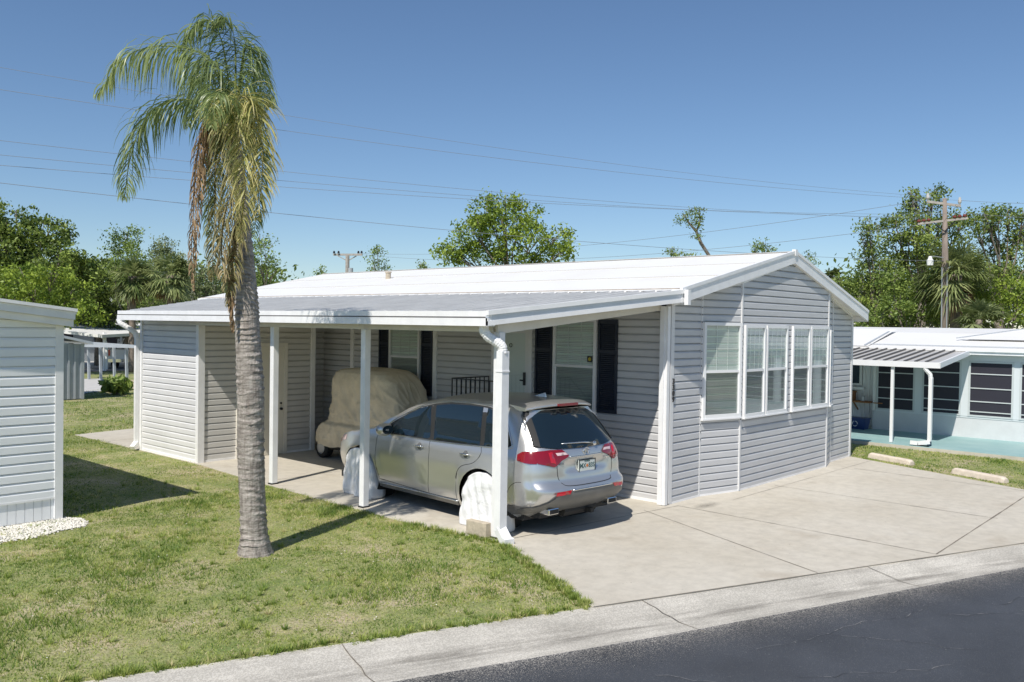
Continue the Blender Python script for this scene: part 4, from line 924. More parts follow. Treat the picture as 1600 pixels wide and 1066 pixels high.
cabbage_palm('young low palm with arching leaves right of the pole foot',1530,500,44,42,44,.14,m='leaf_pale',skirt=False)
# far wood fill
Cs=[];Vv=[]
for px in range(-200,1900,9):
    if 440<px<1290 and random.random()<.55: continue
    for j in range(3):
        hpx=random.uniform(425,505) if not(440<px<1290) else random.uniform(455,505)
        p=np.array(at(px+random.uniform(-8,8),hpx,random.uniform(60,70))); n=90
        Cs.append(p+rng.normal(size=(n,3))*[.8,.8,.6]); Vv.append(np.clip(rng.normal(.35,.15)+rng.normal(0,.14,n),0,1))
for px in range(-200,1900,7):
    for j in range(2):
        p=np.array(at(px,510,random.uniform(61,70))); p[2]=random.uniform(.2,2.6); n=70
        Cs.append(p+rng.normal(size=(n,3))*[.8,.8,.6]); Vv.append(np.clip(rng.normal(.3,.15)+rng.normal(0,.14,n),0,1))
V,Q,v=leafquads(np.concatenate(Cs),.24,np.concatenate(Vv)); tag(npmesh('tree_line',V,Q,'leaf_oak',None,v),'distant wood of dark trees closing the horizon','trees',kind='stuff')

# small shrub in the left background
sb=thing('shrub','small leafy shrub with bright yellow-green leaves at the edge of the far lawn','shrub',at(182,615,33).to_2d().to_3d())
c=np.array(sb.location); n=330; u=rng.normal(size=(n,3)); u/=np.linalg.norm(u,axis=1)[:,None]; P=c+u*rng.uniform(.3,1,n)[:,None]*np.array([.60,.60,.34])+[0,0,.38]
V,Q,v=leafquads(P,.17,np.clip(rng.normal(.6,.25,n),0,1),elong=2.2); npmesh('foliage',V,Q,'leaf_mid',sb,v)
s=MB()
for i in range(6): a=i*1.05; s.tube([c,c+np.array([math.cos(a)*.4,math.sin(a)*.4,.6])],[.02,.008],5)
s.build('stem','trunk_brown',sb)

# ================= QUEEN PALM =================
PD=10.73
base=at(400,868,PD); pt_=thing('palm_tree','tall queen palm with ringed grey trunk and drooping tattered fronds on the front lawn','palm tree',(5.866,9.50,0))
tp=[(400,868,.0,.265),(399,862,.05,.235),(398,850,.12,.205),(397,830,0,.185),(395,790,0,.178),(393,740,0,.180),(391.5,690,0,.182),(392,640,0,.184),(391,600,0,.182),(389,560,0,.175),(387,520,0,.168),(386,490,0,.160),(385,460,0,.150),(384,430,0,.135),(383,400,0,.118),(381,370,0,.105),(379,340,0,.095),(377,310,0,.09),(373,270,0,.085),(368,230,0,.08),(362,190,0,.06)]
def catm(P,n):
    P=[np.array(p,float) for p in P]; P=[2*P[0]-P[1]]+P+[2*P[-1]-P[-2]]; out=[]
    for i in range(1,len(P)-2):
        for k in range(n):
            t=k/n; out.append(.5*((2*P[i])+(-P[i-1]+P[i+1])*t+(2*P[i-1]-5*P[i]+4*P[i+1]-P[i+2])*t*t+(-P[i-1]+3*P[i]-3*P[i+1]+P[i+2])*t**3))
    out.append(P[-2]); return out
PTS=[]
for px,py,_,r in tp:
    q=at(px,py,PD); PTS.append((q.x,q.y,max(q.z,0) if py<860 else (q.z*.3 if q.z>0 else -.0),r))
PTS[0]=(5.866,9.51,-.03,.27)
path=catm(PTS,30); NA=40; V=[];Fq=[]
zs=[p[2] for p in path]; ring_next=.12; phase=0; ringz=[]
zc=.10
while zc<5.2: ringz.append(zc); zc+=random.uniform(.065,.125)*(1.2 if zc<2.5 else .75)
ringz=np.array(ringz)
for i,p in enumerate(path):
    for k in range(NA):
        a=2*math.pi*k/NA; tilt=.035*math.sin(a*1+p[2]*2.3)+.012*math.sin(a*3+p[2]*5)
        z=p[2]+tilt; dz=z-ringz; dz=dz[dz>=0]; t=dz.min() if len(dz) else .1
        b=.016*math.exp(-t/.018)-.006*math.exp(-((t-.05)/.02)**2)+.004*math.sin(a*11+z*13)+.003*math.sin(a*23+z*31)
        amp=.75+.5*math.sin(a*2+z*7); rr=p[3]*.88+b*.8*amp+random.uniform(-.0022,.0022)
        if z<.25: rr+=.02*abs(math.sin(a*4+1))*(1-z/.25)
        V.append((p[0]+rr*math.cos(a),p[1]+rr*math.sin(a),p[2]))
for i in range(len(path)-1):
    for k in range(NA): Fq.append((i*NA+k,i*NA+(k+1)%NA,(i+1)*NA+(k+1)%NA,(i+1)*NA+k))
def trunkmat():
    m=mat('palm_trunk',(.22,.20,.185),.9,var=0,bump=.7,bscale=30); t=m.node_tree; b=t.nodes['Principled BSDF']; tc=t.nodes.new('ShaderNodeTexCoord')
    def nz(sc_,scale,d):
        mp=t.nodes.new('ShaderNodeMapping'); mp.inputs['Scale'].default_value=sc_; t.links.new(tc.outputs['Object'],mp.inputs[0])
        n=t.nodes.new('ShaderNodeTexNoise'); n.inputs['Scale'].default_value=scale; n.inputs['Detail'].default_value=d; n.inputs['Roughness'].default_value=.65; t.links.new(mp.outputs[0],n.inputs['Vector']); return n
    a=nz((1,1,6),5,6); r=t.nodes.new('ShaderNodeValToRGB'); r.color_ramp.elements[0].position=.32; r.color_ramp.elements[1].position=.66
    r.color_ramp.elements[0].color=(.18,.155,.135,1); r.color_ramp.elements[1].color=(.50,.455,.405,1); t.links.new(a.outputs['Fac'],r.inputs[0])
    c=nz((6,6,.6),5,5); r2=t.nodes.new('ShaderNodeValToRGB'); r2.color_ramp.elements[0].position=.35; r2.color_ramp.elements[1].position=.6
    r2.color_ramp.elements[0].color=(.55,.52,.5,1); r2.color_ramp.elements[1].color=(1.05,1.05,1.05,1); t.links.new(c.outputs['Fac'],r2.inputs[0])
    mx=t.nodes.new('ShaderNodeMixRGB'); mx.blend_type='MULTIPLY'; mx.inputs[0].default_value=.8; t.links.new(r.outputs[0],mx.inputs[1]); t.links.new(r2.outputs[0],mx.inputs[2]); t.links.new(mx.outputs[0],b.inputs['Base Color'])
trunkmat()
npmesh('trunk',V,Fq,'palm_trunk',pt_,smooth=True)
def frond(ctrl,L0,n,mt,v0,v1,spread=1.0,grav=.10,name='frond',wid=.0078,taper_start=.06,sides=(1,-1),vs=.14,jit=.18,tipbrown=0):
    """ctrl: (px,py,depth offset) rachis points; leaflets hang on both sides"""
    P=[np.array(at(a,b,PD+c)) for a,b,c in ctrl]; path=catm(P,24); m=len(path)
    V=[];Fq=[];A=[]; seg=np.array(path)
    # rachis
    for i in range(m):
        T=seg[min(i+1,m-1)]-seg[max(i-1,0)]; T/=np.linalg.norm(T); s=np.cross(T,[0.2,.1,1]); s/=np.linalg.norm(s)+1e-9; w=.017*(1-i/m)+.003
        V+=[tuple(seg[i]-s*w),tuple(seg[i]+s*w),tuple(seg[i]+np.array([0,0,w*1.2]))]
    for i in range(m-1):
        a=3*i; Fq+=[(a,a+1,a+4,a+3),(a+1,a+2,a+5,a+4),(a+2,a,a+3,a+5)]; A+=[.6]*3
    cum=np.linspace(0,1,m)
    for q in range(n):
        t=taper_start+(1-taper_start)*(q+.5)/n; f=t*(m-1); i=int(min(m-2,f)); p=seg[i]*(1-(f-i))+seg[i+1]*(f-i)
        T=seg[min(i+1,m-1)]-seg[max(i-1,0)]; T/=np.linalg.norm(T)
        s=np.cross(T,[0,0,1.]); 
        if np.linalg.norm(s)<.35: s=s+np.array(rt)*.8
        s/=np.linalg.norm(s); nrm=np.cross(s,T)
        L=L0*(math.sin(math.pi*min(1,.12+.88*t)**.8))**.55*random.uniform(.82,1.12)
        for sd in sides:
            th=random.gauss(0,.45); d=T*random.uniform(.45,.85)+(s*sd*math.cos(th)+nrm*math.sin(th))*spread; d+=rng.normal(size=3)*jit; d/=np.linalg.norm(d)
            v=v0+(v1-v0)*t+random.gauss(0,vs); pts=[p]; dd=d.copy(); ns=5
            for k in range(ns):
                dd=dd+np.array([0,0,-1])*grav*(k+1.2); dd/=np.linalg.norm(dd); pts.append(pts[-1]+dd*L/ns)
            wv=np.cross(dd,rng.normal(size=3)); wv/=np.linalg.norm(wv); o=len(V); ww=[.35,1,1.05,.85,.5,.08]
            for k in range(ns+1): V+=[tuple(pts[k]-wv*wid*ww[k]),tuple(pts[k]+wv*wid*ww[k])]
            for k in range(ns): a=o+2*k; Fq.append((a,a+1,a+3,a+2)); A.append(min(1,max(0,v+(tipbrown*max(0,k-2)/2))))
    return npmesh(name,V,Fq,mt,pt_,A)
G='frond_green';Y='frond_yellow';Dd='frond_dead'
frond([(362,205,0),(352,140,-.05),(330,95,-.1),(290,76,-.15),(235,74,-.2),(190,95,-.25),(152,150,-.3)],.78,148,G,.35,.75,grav=.22,tipbrown=.2)
frond([(362,205,.1),(340,180,.1),(300,158,.05),(255,162,0),(222,195,0),(203,250,0),(194,312,0)],.66,148,G,.2,.5,grav=.16)
frond([(364,205,.2),(356,120,.2),(345,60,.15),(325,32,.1),(300,45,0),(285,80,-.1)],0.48,122,G,.2,.6,grav=.14)
frond([(366,205,.1),(368,120,.1),(366,60,.1),(352,30,.1),(340,38,.0)],0.44,105,G,.2,.5,grav=.12)
frond([(366,205,.25),(376,120,.3),(384,75,.3),(400,90,.3),(415,140,.3),(422,165,.3)],0.48,112,G,.15,.5,grav=.14)
frond([(364,210,.5),(372,150,.8),(385,115,1.1),(400,120,1.3),(412,165,1.4)],0.50,60,G,.1,.4,grav=.14)
frond([(362,205,.5),(345,130,1.0),(325,95,1.4),(300,105,1.7),(280,150,1.9)],0.53,60,G,.1,.4,grav=.16)
frond([(362,205,-.1),(352,170,-.5),(345,145,-.8),(336,155,-1.0),(330,200,-1.1)],0.44,64,G,.2,.6,grav=.18)
frond([(364,210,-.1),(368,165,-.3),(378,150,-.5),(396,165,-.6),(408,215,-.65),(410,275,-.65),(402,345,-.6)],.50,170,Y,.25,.5,grav=.10,spread=1.0,tipbrown=.35,wid=.008)
frond([(364,210,-.1),(358,180,-.3),(358,170,-.5),(368,185,-.65),(378,240,-.7),(382,300,-.7),(374,380,-.6)],.46,160,Y,.35,.55,grav=.11,tipbrown=.4,wid=.008)
frond([(362,215,0),(352,200,-.2),(352,240,-.35),(362,310,-.4),(368,370,-.35),(362,430,-.3),(356,480,-.25)],.36,160,'frond_mixed',.2,.5,grav=.15,tipbrown=.3)
frond([(360,215,.1),(345,205,.2),(337,250,.3),(336,320,.35),(334,380,.3),(330,440,.3)],.34,160,'frond_mixed',.05,.45,grav=.16)
frond([(360,215,.1),(350,195,.3),(330,230,.4),(326,300,.45),(326,370,.4)],0.38,122,G,.1,.4,grav=.15)
frond([(368,215,.3),(385,190,.5),(400,230,.6),(404,300,.6),(396,370,.5)],0.42,140,G,.2,.5,grav=.15)
frond([(358,215,-.05),(332,190,-.1),(316,205,-.15),(306,260,-.2),(302,330,-.2),(299,400,-.2),(303,455,-.2)],.20,110,Dd,.2,.6,grav=.3,name='dead_frond',jit=.3,wid=.008)
frond([(358,215,-.05),(336,200,-.1),(322,230,-.05),(312,290,0),(308,360,0),(304,420,0)],.20,90,Dd,.3,.8,grav=.3,name='dead_frond',jit=.35,wid=.011)
frond([(376,330,-.2),(366,370,-.25),(363,420,-.25),(361,470,-.25),(364,520,-.22)],.17,90,Dd,.0,.5,grav=.35,name='dead_frond',jit=.35,wid=.011)
frond([(372,280,-.3),(352,330,-.4),(346,390,-.4),(352,440,-.35)],.28,70,'frond_mixed',.4,.9,grav=.2,jit=.3)
frond([(360,190,.0),(352,150,.3),(338,120,.6),(318,125,.8),(300,165,.9),(292,200,.95)],0.47,105,G,.1,.5,grav=.16)
s=MB()
for i in range(9): # leaf bases wrapped round the top
    a=i*.7; q=at(364+4*math.cos(a),215+i*5,PD); s.tube([q+Vector((0,0,-.25)),q,at(363+14*math.cos(a),180-i*2,PD+.12*math.sin(a))],[.05,.045,.015],7)
s.build('leaf_base','frond_wood' if 'frond_wood' in MT else 'palm_trunk_far',pt_,smooth=True)

# ================= LAWN GRASS =================
def grass(bbox,dens,h,wdt,poly_ok,name,label,seed=3):
    x0,x1,y0,y1=bbox; n=int((x1-x0)*(y1-y0)*dens); x=rng.uniform(x0,x1,n); y=rng.uniform(y0,y1,n); jx=(fbm(x,y,9,71)-.5)*.16; jy=(fbm(x,y,9,72)-.5)*.16; ok=poly_ok(x-.02+jx,y+.03+jy); x=x[ok]; y=y[ok]
    f=fbm(x,y,1.1,seed); thin=fbm(x,y,2.6,seed+9); keep=rng.uniform(0,1,len(x))<np.clip(1.9-thin*2.0,.4,1); x=x[keep];y=y[keep];f=f[keep]; n=len(x)
    tall=np.clip(fbm(x,y,.9,seed+20)*2.2-.35,.45,1.6)
    a=rng.uniform(0,6.283,n); H=h*rng.uniform(.5,1.3,n)*tall; lean=rng.uniform(.2,1.1,n)*H; b=rng.uniform(0,6.283,n); W_=wdt*rng.uniform(.6,1.3,n)
    V=np.zeros((n,3,3)); V[:,0]=np.stack([x-np.cos(a)*W_,y-np.sin(a)*W_,np.zeros(n)],1); V[:,1]=np.stack([x+np.cos(a)*W_,y+np.sin(a)*W_,np.zeros(n)],1)
    V[:,2]=np.stack([x+np.cos(b)*lean,y+np.sin(b)*lean,H],1)
    f2=fbm(x,y,5.5,seed+40); dry=np.clip((f-.47)*4.5,0,1)*.6+np.clip((f2-.50)*6,0,1)*.55; red=fbm(x,y,1.9,seed+60); v=np.clip(.16+.5*dry+rng.normal(0,.22,n),0,1); H*=1-.5*dry; V[:,2,2]*=1-.5*dry
    return tag(npmesh(name,V.reshape(-1,3),np.arange(3*n).reshape(n,3),'grass_blade',None,v,k=3),label,'grass',kind='stuff')
def oklawn(x,y): return (~inpoly(x,y,DP))&(y>curby(x)+.0)&~((y>13.05)&(x<4.9))&~((x>22.25)&(y<13))&~((x>8.7)&(x<20)&(y>7.5)&(y<22.2))
grass((1.2,8.75,5.0,13.2),3400,.042,.0050,oklawn,'lawn_grass','short patchy green and straw grass on the front lawn')
grass((4.7,9.0,13.2,23),1300,.04,.006,oklawn,'side_grass','grass strip between the white home and the carport',seed=5)
grass((5.5,17,22,36),260,.05,.012,oklawn,'far_grass','far lawn behind the storage shed',seed=6)
grass((17.9,22.3,1.5,10.5),1000,.045,.008,oklawn,'right_grass','straw-mottled grass between the driveway and the teal patio',seed=8)

def weeds():
    L=[]
    for i in range(420):
        t=random.random(); a,b=(Vector((8.30,9.4)),Vector((8.42,7.75))) if t<.15 else ((Vector((8.38,7.6)),Vector((7.16,5.28))) if t<.62 else (Vector((7.1,curby(7.1)+.03)),Vector((2.4,curby(2.4)+.03))))
        p=a.lerp(b,random.random()); L.append((p.x+random.gauss(0,.045)-.03,p.y+random.gauss(0,.035)+.02,.6))
    for i in range(520): L.append((random.uniform(1.5,8.4),random.uniform(5.2,15),random.uniform(.4,1.0)))
    V=[];A=[]
    for x,y,k in L:
        if y<curby(x)+.01 and k!=.6: continue
        if bool(oklawn(np.array([x-.05]),np.array([y+.05]))[0]) is False: continue
        v0=random.uniform(.12,.42) if random.random()<.8 else random.uniform(.5,.8)
        for j in range(random.randint(10,26)):
            a=random.uniform(0,6.283); r=random.uniform(0,.035); h=random.uniform(.03,.075)*(.7+.5*k); l=random.uniform(.02,.06); w=random.uniform(.003,.007); bx,by=x+r*math.cos(a),y+r*math.sin(a)
            V+= [(bx-w*math.sin(a),by+w*math.cos(a),0),(bx+w*math.sin(a),by-w*math.cos(a),0),(bx+l*math.cos(a),by+l*math.sin(a),h)]; A.append(min(1,max(0,v0+random.gauss(0,.08))))
    tag(npmesh('weeds',V,np.arange(len(V)).reshape(-1,3),'grass_blade',None,A,k=3),'taller tufts of weeds and grass dotted over the front lawn','weeds',kind='stuff')
    V=[]
    for i in range(520):
        x,y=random.uniform(1.5,8.3),random.uniform(5.1,14); 
        if y<curby(x)+.05 or not bool(oklawn(np.array([x]),np.array([y]))[0]): continue
        s_=random.uniform(.004,.012); a=random.uniform(0,3.1); z=random.uniform(.012,.03)
        for da in (0,2.1,4.2): V.append((x+s_*math.cos(a+da),y+s_*math.sin(a+da),z+random.uniform(0,.008)))
    tag(npmesh('shell_bits',V,np.arange(len(V)).reshape(-1,3),'pebble',None,None,k=3),'scattered pale shell chips and dry bits in the front lawn','chips',kind='stuff')
weeds()

# ================= POLES AND WIRES =================
UP=at(1476,500,45); up_=thing('utility_pole','tall brown wooden utility pole with two crossarms and a street light at right','utility pole',(UP.x,UP.y,0))
top=at(1476,313,45); s=MB(); s.tube([(UP.x,UP.y,0),(UP.x,UP.y,4.9),(top.x,top.y,top.z+.1)],[.21,.19,.10],14); s.build('pole','pole_wood',up_,smooth=True)
def arm(p0,p1,w,m,parent,name='crossarm'):
    s=MB(); s.bar(p0,p1,w,w*1.1); return s.build(name,m,parent)
a1=[at(1448,315,45.2),at(1501,322,44.8)]; a2=[at(1434,350,45.3),at(1512,341,44.7)]
arm(a1[0],a1[1],.11,'pole_wood_grey',up_); arm(a2[0],a2[1],.10,'pole_wood_grey',up_)
s=MB(); s.bar(at(1476,362,44.8),at(1459,348,45),.05,.05); s.bar(at(1476,362,44.8),at(1492,346,44.9),.05,.05); s.build('brace','black_metal',up_)
ins=[]
for a_,ts in ((a1,(.03,.97)),(a2,(.02,.12,.22,.74,.84,.94))):
    for t in ts:
        q=Vector(a_[0]).lerp(Vector(a_[1]),t)+Vector((0,0,.08)); s=MB(); 
        if a_ is a1: s.tube([q,q+Vector((0,0,.1)),q+Vector((0,0,.16)),q+Vector((0,0,.36))],[.04,.09,.09,.05],8); s.build('insulator','far_concrete',up_)
        else: s.tube([q,q+Vector((0,0,.05)),q+Vector((0,0,.14))],[.10,.12,.05],8); s.build('insulator','insulator',up_)
        ins.append(q+Vector((0,0,.2)))
s=MB(); s.tube([at(1474,403,44.8),at(1462,401,44.7),at(1455,401,44.6)],[.035,.03,.03],8); s.build('lamp_arm','galvanized',up_)
q=at(1453.5,402,44.6); s=MB(); s.tube([q+Vector((0,0,.05)),q+Vector((0,0,-.12)),q+Vector((0,0,-.16)),q+Vector((0,0,-.42))],[.07,.12,.17,.15],12); s.build('street_light','white_vinyl',up_)
s=MB(); s.tube([(at(1472,418,44.7)),(at(1471,520,44.7))],.035,6); s.tube([(at(1480,425,44.7)),(at(1479,520,44.7))],.035,6); s.build('conduit','galvanized',up_)
FP=at(543,430,90); fp=thing('utility_pole','far grey utility pole with one crossarm showing over the white ridge','utility pole',(FP.x,FP.y,0))
q=at(543,399,90); s=MB(); s.tube([(FP.x,FP.y,0),q],[.28,.2],10); s.build('pole','pole_wood_grey',fp)
arm(at(521,398,90.3),at(566,398,89.7),.18,'pole_wood_grey',fp)
s=MB(); s.bar(at(543,408,90),at(528,400,90),.09,.09); s.bar(at(543,408,90),at(557,400,90),.09,.09); s.build('brace','pole_wood_grey',fp)
for px in (522,529,560,565):
    q=at(px,396,90); s=MB(); s.tube([q,q+Vector((0,0,.25))],[.13,.08],8); s.build('insulator','black_metal',fp)
q=at(548,419,89.6); s=MB(); s.tube([q,q+Vector((0,0,-.8))],[.25,.25],10); s.build('transformer','bg_metal',fp)
def wire(A,Bp,sag,label,r=.014,group='power lines across the sky'):
    A=Vector(A);Bp=Vector(Bp); n=40; s=MB(); s.tube([A.lerp(Bp,i/n)-Vector((0,0,sag*4*(i/n)*(1-i/n))) for i in range(n+1)],r,5); tag(s.build('power_line','wire'),label,'power line',group)
P1=Vector(ins[0]);P2=Vector(ins[1]);Q=ins[2:]
wire(at(-420,30,20),P1,.55,'highest power line, running from the upper left down to the top crossarm',.006)
wire(at(-420,75,20.5),P2,.55,'second power line from the top, just under the highest',.007)
wire(at(-420,170,19),Q[0],.45,'upper line of the lower bundle behind the palm fronds',.0065)
wire(at(-420,200,19.2),Q[2],.45,'middle line of the lower bundle behind the palm fronds',.0065)
wire(at(-420,222,19.4),Q[4],.5,'thicker line of the lower bundle ending at the lower crossarm',.007)
wire(at(-420,236,19.6),at(1476,408,45),.5,'lowest line of the bundle, ending below the crossarms',.008)
wire(at(566,396,89.7),at(1450,312,45),1.0,'thin far line rising rightwards from the distant pole',.012)
wire(at(566,398,89.7),at(1512,341,45),1.3,'thin far line dipping behind the crooked tree',.012)
wire(P2,at(2100,300,30),.3,'line leaving the top crossarm to the right',.009)
wire(Q[5],at(2100,335,30),.3,'line leaving the lower crossarm to the right',.009)

# ================= CAR =================
car=thing('parked_car','silver crossover SUV with dark tinted windows parked under the carport, rear towards the street','car',(9.80,8.39,0),R(-4.0)); car.scale=(1.03,1.10,1.07)
def itp(z,T): 
    zs_=[r[0] for r in T]
    return [float(np.interp(z,zs_,[r[k] for r in T])) for k in range(1,len(T[0]))]
# z, yr, yf, hw  (smoothed by dense pchip-like resampling)
LOW=[(.20,-.62,3.50,.86),(.26,-.72,3.60,.905),(.34,-.86,3.70,.94),(.42,-.98,3.75,.958),(.50,-1.04,3.78,.97),(.58,-1.055,3.79,.980),(.655,-1.045,3.78,.988),(.70,-.975,3.77,.990),(.76,-.965,3.76,.990),(.84,-.965,3.72,.985),(.94,-.955,3.66,.972),(1.02,-.94,3.5,.955),(1.10,-.915,3.3,.925),(1.16,-.88,3.1,.90),(1.25,-.815,2.9,.882),(1.35,-.735,2.5,.857),(1.45,-.65,2.3,.83),(1.55,-.565,2.0,.798),(1.61,-.51,1.8,.772),(1.655,-.46,1.6,.738),(1.68,-.42,1.5,.70)]
def lv(z): return itp(z,LOW)
def smoothlv(z):
    a=[lv(z+d) for d in (-.02,-.01,0,.01,.02)]; return [sum(q[k] for q in a)/5 for k in range(3)]
RX_,RY_=.44,.40; PEX=2.5
def side_pt(y,z,o=0,sgn=-1):
    yr,yf,hw=smoothlv(z)
    bow=1-.012*((y-1.1)/2.4)**2-.035*max(0,min(1,(.3-y)/1.2))**1.5
    x=hw*bow
    d=y-yr
    if d<RY_: 
        d=max(d,0); x=hw*bow-RX_*(1-(1-(1-d/RY_)**PEX)**(1/PEX))
    df=yf-y
    if df<.9: df=max(df,0); x-=.62*(1-(1-(1-df/.9)**2.2)**(1/2.2))
    # wheel arch flare + character line
    for yc in(0,2.75):
        rr=math.hypot(y-yc,(z-.36)); x+=.018*math.exp(-((rr-.46)/.07)**2) if z<.95 else 0
    x+=.010*math.exp(-((z-.97)/.035)**2)-.014*math.exp(-((z-.62)/.16)**2)*(1 if .5<y<2.3 else 0)
    return Vector((sgn*(x+o),y,z))
def rear_pt(x,z,o=0):
    yr,yf,hw=smoothlv(z); hw*=.965; ax=abs(x)/ (hw-.0); y=yr+.045*min(1,abs(x)/.6)**2-.045
    e=abs(x)-(hw-RX_)
    k=0
    if e>0: e=min(e/RX_,1); y+=RY_*(1-(1-e**PEX)**(1/PEX)); k=e**1.3
    # tailgate recess around the plate
    if .80<z<1.0 : y+=.035*math.exp(-(x/.42)**8)*math.exp(-((z-.90)/.075)**4)
    return Vector((x+(o*k if x>0 else -o*k),y-o*(1-.4*k),z))
def fill(poly,step,fn,holes=(),mb=None):
    """triangulate a 2-D outline with inner grid points and map it on to the body"""
    def ss(P,cl=True):
        out=[]
        for i in range(len(P)):
            a=Vector(P[i]);b=Vector(P[(i+1)%len(P)]); n=max(1,int((b-a).length/step)); out+=[a.lerp(b,k/n) for k in range(n)]
        return out
    loops=[ss(poly)]+[ss(h) for h in holes]; V=[];E_=[]
    for L in loops:
        o=len(V); V+=L; E_+=[(o+i,o+(i+1)%len(L)) for i in range(len(L))]
    def inside(x,y):
        return bool(inpoly(np.array([x]),np.array([y]),poly)[0]) and not any(bool(inpoly(np.array([x]),np.array([y]),h)[0]) for h in holes)
    xs_=[p[0] for p in poly]; ys_=[p[1] for p in poly]; x=min(xs_)+step*.5
    B_=[(v.x,v.y) for v in V]; BA=np.array(B_)
    while x<max(xs_):
        y=min(ys_)+step*.5
        while y<max(ys_):
            if inside(x,y) and ((BA-[x,y])**2).sum(1).min()>(step*.45)**2: V.append(Vector((x,y)))
            y+=step
        x+=step
    r=geometry.delaunay_2d_cdt([Vector((v[0],v[1])) for v in V],E_,[],0,1e-6)
    vo,fo=r[0],r[2]; F_=[]
    for f in fo:
        c=sum((vo[i] for i in f),Vector((0,0)))/len(f)
        if inside(c.x,c.y): F_.append(tuple(f))
    mb=mb or MB(); mb.add([fn(v.x,v.y) for v in vo],F_); return mb
def arc(cx,cz,r,a0,a1,n=18): return [(cx+r*math.cos(R(a0+(a1-a0)*i/n)),cz+r*math.sin(R(a0+(a1-a0)*i/n))) for i in range(n+1)]
def resm(P,n): # smooth closed/open curve
    return [(p[0],p[1]) for p in catm([(a,b,0) for a,b in P],n)]
YC=-.56   # side/rear split
# full side: lower + greenhouse, wheel arches cut
side=[(YC,.205),(-.46,.22)]+arc(0,.36,.445,200,-18)+[(.55,.235),(2.2,.235)]+arc(2.75,.36,.445,198,-20)+[(3.28,.26),(3.60,.30),(3.745,.42),(3.775,.58),(3.76,.70),(3.68,.80),(3.45,.90),(3.1,.98),(2.75,1.035),(2.45,1.09),(2.15,1.26),(1.8,1.44),(1.5,1.555),(1.1,1.635),(.6,1.675),(.1,1.68),(-.3,1.66),(-.42,1.65),(-.50,1.61),(YC,1.54)]
def dside(sg):
    return lambda y,z: side_pt(y,z,0,sg)
bm_=fill(side,.05,dside(-1)); fill(side,.05,dside(1),mb=bm_)
# rear wrap incl. corners: param (u,z): |u|<=1 rear, corners by angle to YC
def wrap_pt(u,z,o=0):
    yr,yf,hw=smoothlv(z); hw*=.965; s=-1 if u<0 else 1; a=abs(u)
    # rear from x=0 to x=xk, then by y from rear(xk) to YC on the side
    if a<=1:
        x=s*a*(hw-.06); p=rear_pt(x,z)
    else:
        p0=rear_pt(s*(hw-.06),z); q=side_pt(YC,z,0,s); y=p0.y+(a-1)/.5*(YC-p0.y); 
        if p0.y<YC: p=side_pt(y,z,0,s); p=Vector((s*max(abs(p.x),0),y,z)); k=(a-1)/.5; p.x=p.x if k>0 else p0.x
        else: p=Vector((q.x,YC,z))
        if a<1.12: # blend
            k=(a-1)/.12; p=Vector((p0.x*(1-k)+p.x*k,p.y,z))
    return p
UU=np.concatenate([np.linspace(0,1,30),np.linspace(1.05,1.5,9)]); UU=np.concatenate([-UU[::-1],UU[1:]])
ZZ=[.21,.24,.28,.32,.36,.40,.45,.50,.54,.58,.62,.66,.70,.75,.80,.83,.86,.90,.94,.97,1.0,1.04,1.08,1.12,1.16,1.2,1.25,1.3,1.35,1.4,1.45,1.5,1.55,1.6]
V=[wrap_pt(u,z) for z in ZZ for u in UU]; nu=len(UU); bm_.add(V,[(j*nu+i,j*nu+i+1,(j+1)*nu+i+1,(j+1)*nu+i) for j in range(len(ZZ)-1) for i in range(nu-1)])
# roof cap
def roof_pt(y,x01):
    # edge height on side outline top
    ys_=[2.15,1.8,1.5,1.1,.6,.1,-.3,-.42,-.5,-.6]; zt=[1.26,1.44,1.555,1.635,1.675,1.68,1.66,1.65,1.61,1.55]
    ze=float(np.interp(-y,[-v for v in ys_],zt)); e=abs(side_pt(y,ze).x); z=ze+.058*(1-abs(x01)**2.4); return Vector((x01*e,y,z))
ys_=np.linspace(-.50,1.5,26); us_=np.linspace(-1,1,21); V=[roof_pt(y,u) for y in ys_ for u in us_]; bm_.add(V,[(j*21+i,j*21+i+1,(j+1)*21+i+1,(j+1)*21+i) for j in range(25) for i in range(20)])
# hood and windscreen surround
hy=[3.775,3.70,3.60,3.45,3.1,2.75,2.45]; hz=[.60,.78,.85,.90,.98,1.035,1.09]
V=[]
for y,z in zip(hy,hz):
    e=abs(side_pt(y,z).x)
    for u in np.linspace(-1,1,15): V.append(Vector((u*e,y+.04*(1-u*u),z+.05*(1-abs(u)**2.5))))
bm_.add(V,[(j*15+i,j*15+i+1,(j+1)*15+i+1,(j+1)*15+i) for j in range(6) for i in range(14)])
V=[]
for z in (.22,.35,.5,.60):
    y=3.775-.12*(.6-z); e=abs(side_pt(3.6,z).x)
    for u in np.linspace(-1,1,9): V.append(Vector((u*e,y-.15*abs(u)**3,z)))
bm_.add(V,[(j*9+i,j*9+i+1,(j+1)*9+i+1,(j+1)*9+i) for j in range(3) for i in range(8)])
body=bm_.build('body','car_silver',car,local=True,smooth=True)
# windscreen
V=[]
for y,z in ((2.45,1.095),(2.15,1.26),(1.8,1.44),(1.5,1.56)):
    e=abs(side_pt(y,z).x)-.02
    for u in np.linspace(-1,1,9): V.append(Vector((u*e,y+.10*(1-u*u),z+.035*(1-u*u))))
s=MB(); s.add(V,[(j*9+i,j*9+i+1,(j+1)*9+i+1,(j+1)*9+i) for j in range(3) for i in range(8)]); s.build('windscreen','car_glass',car,local=True,smooth=True)
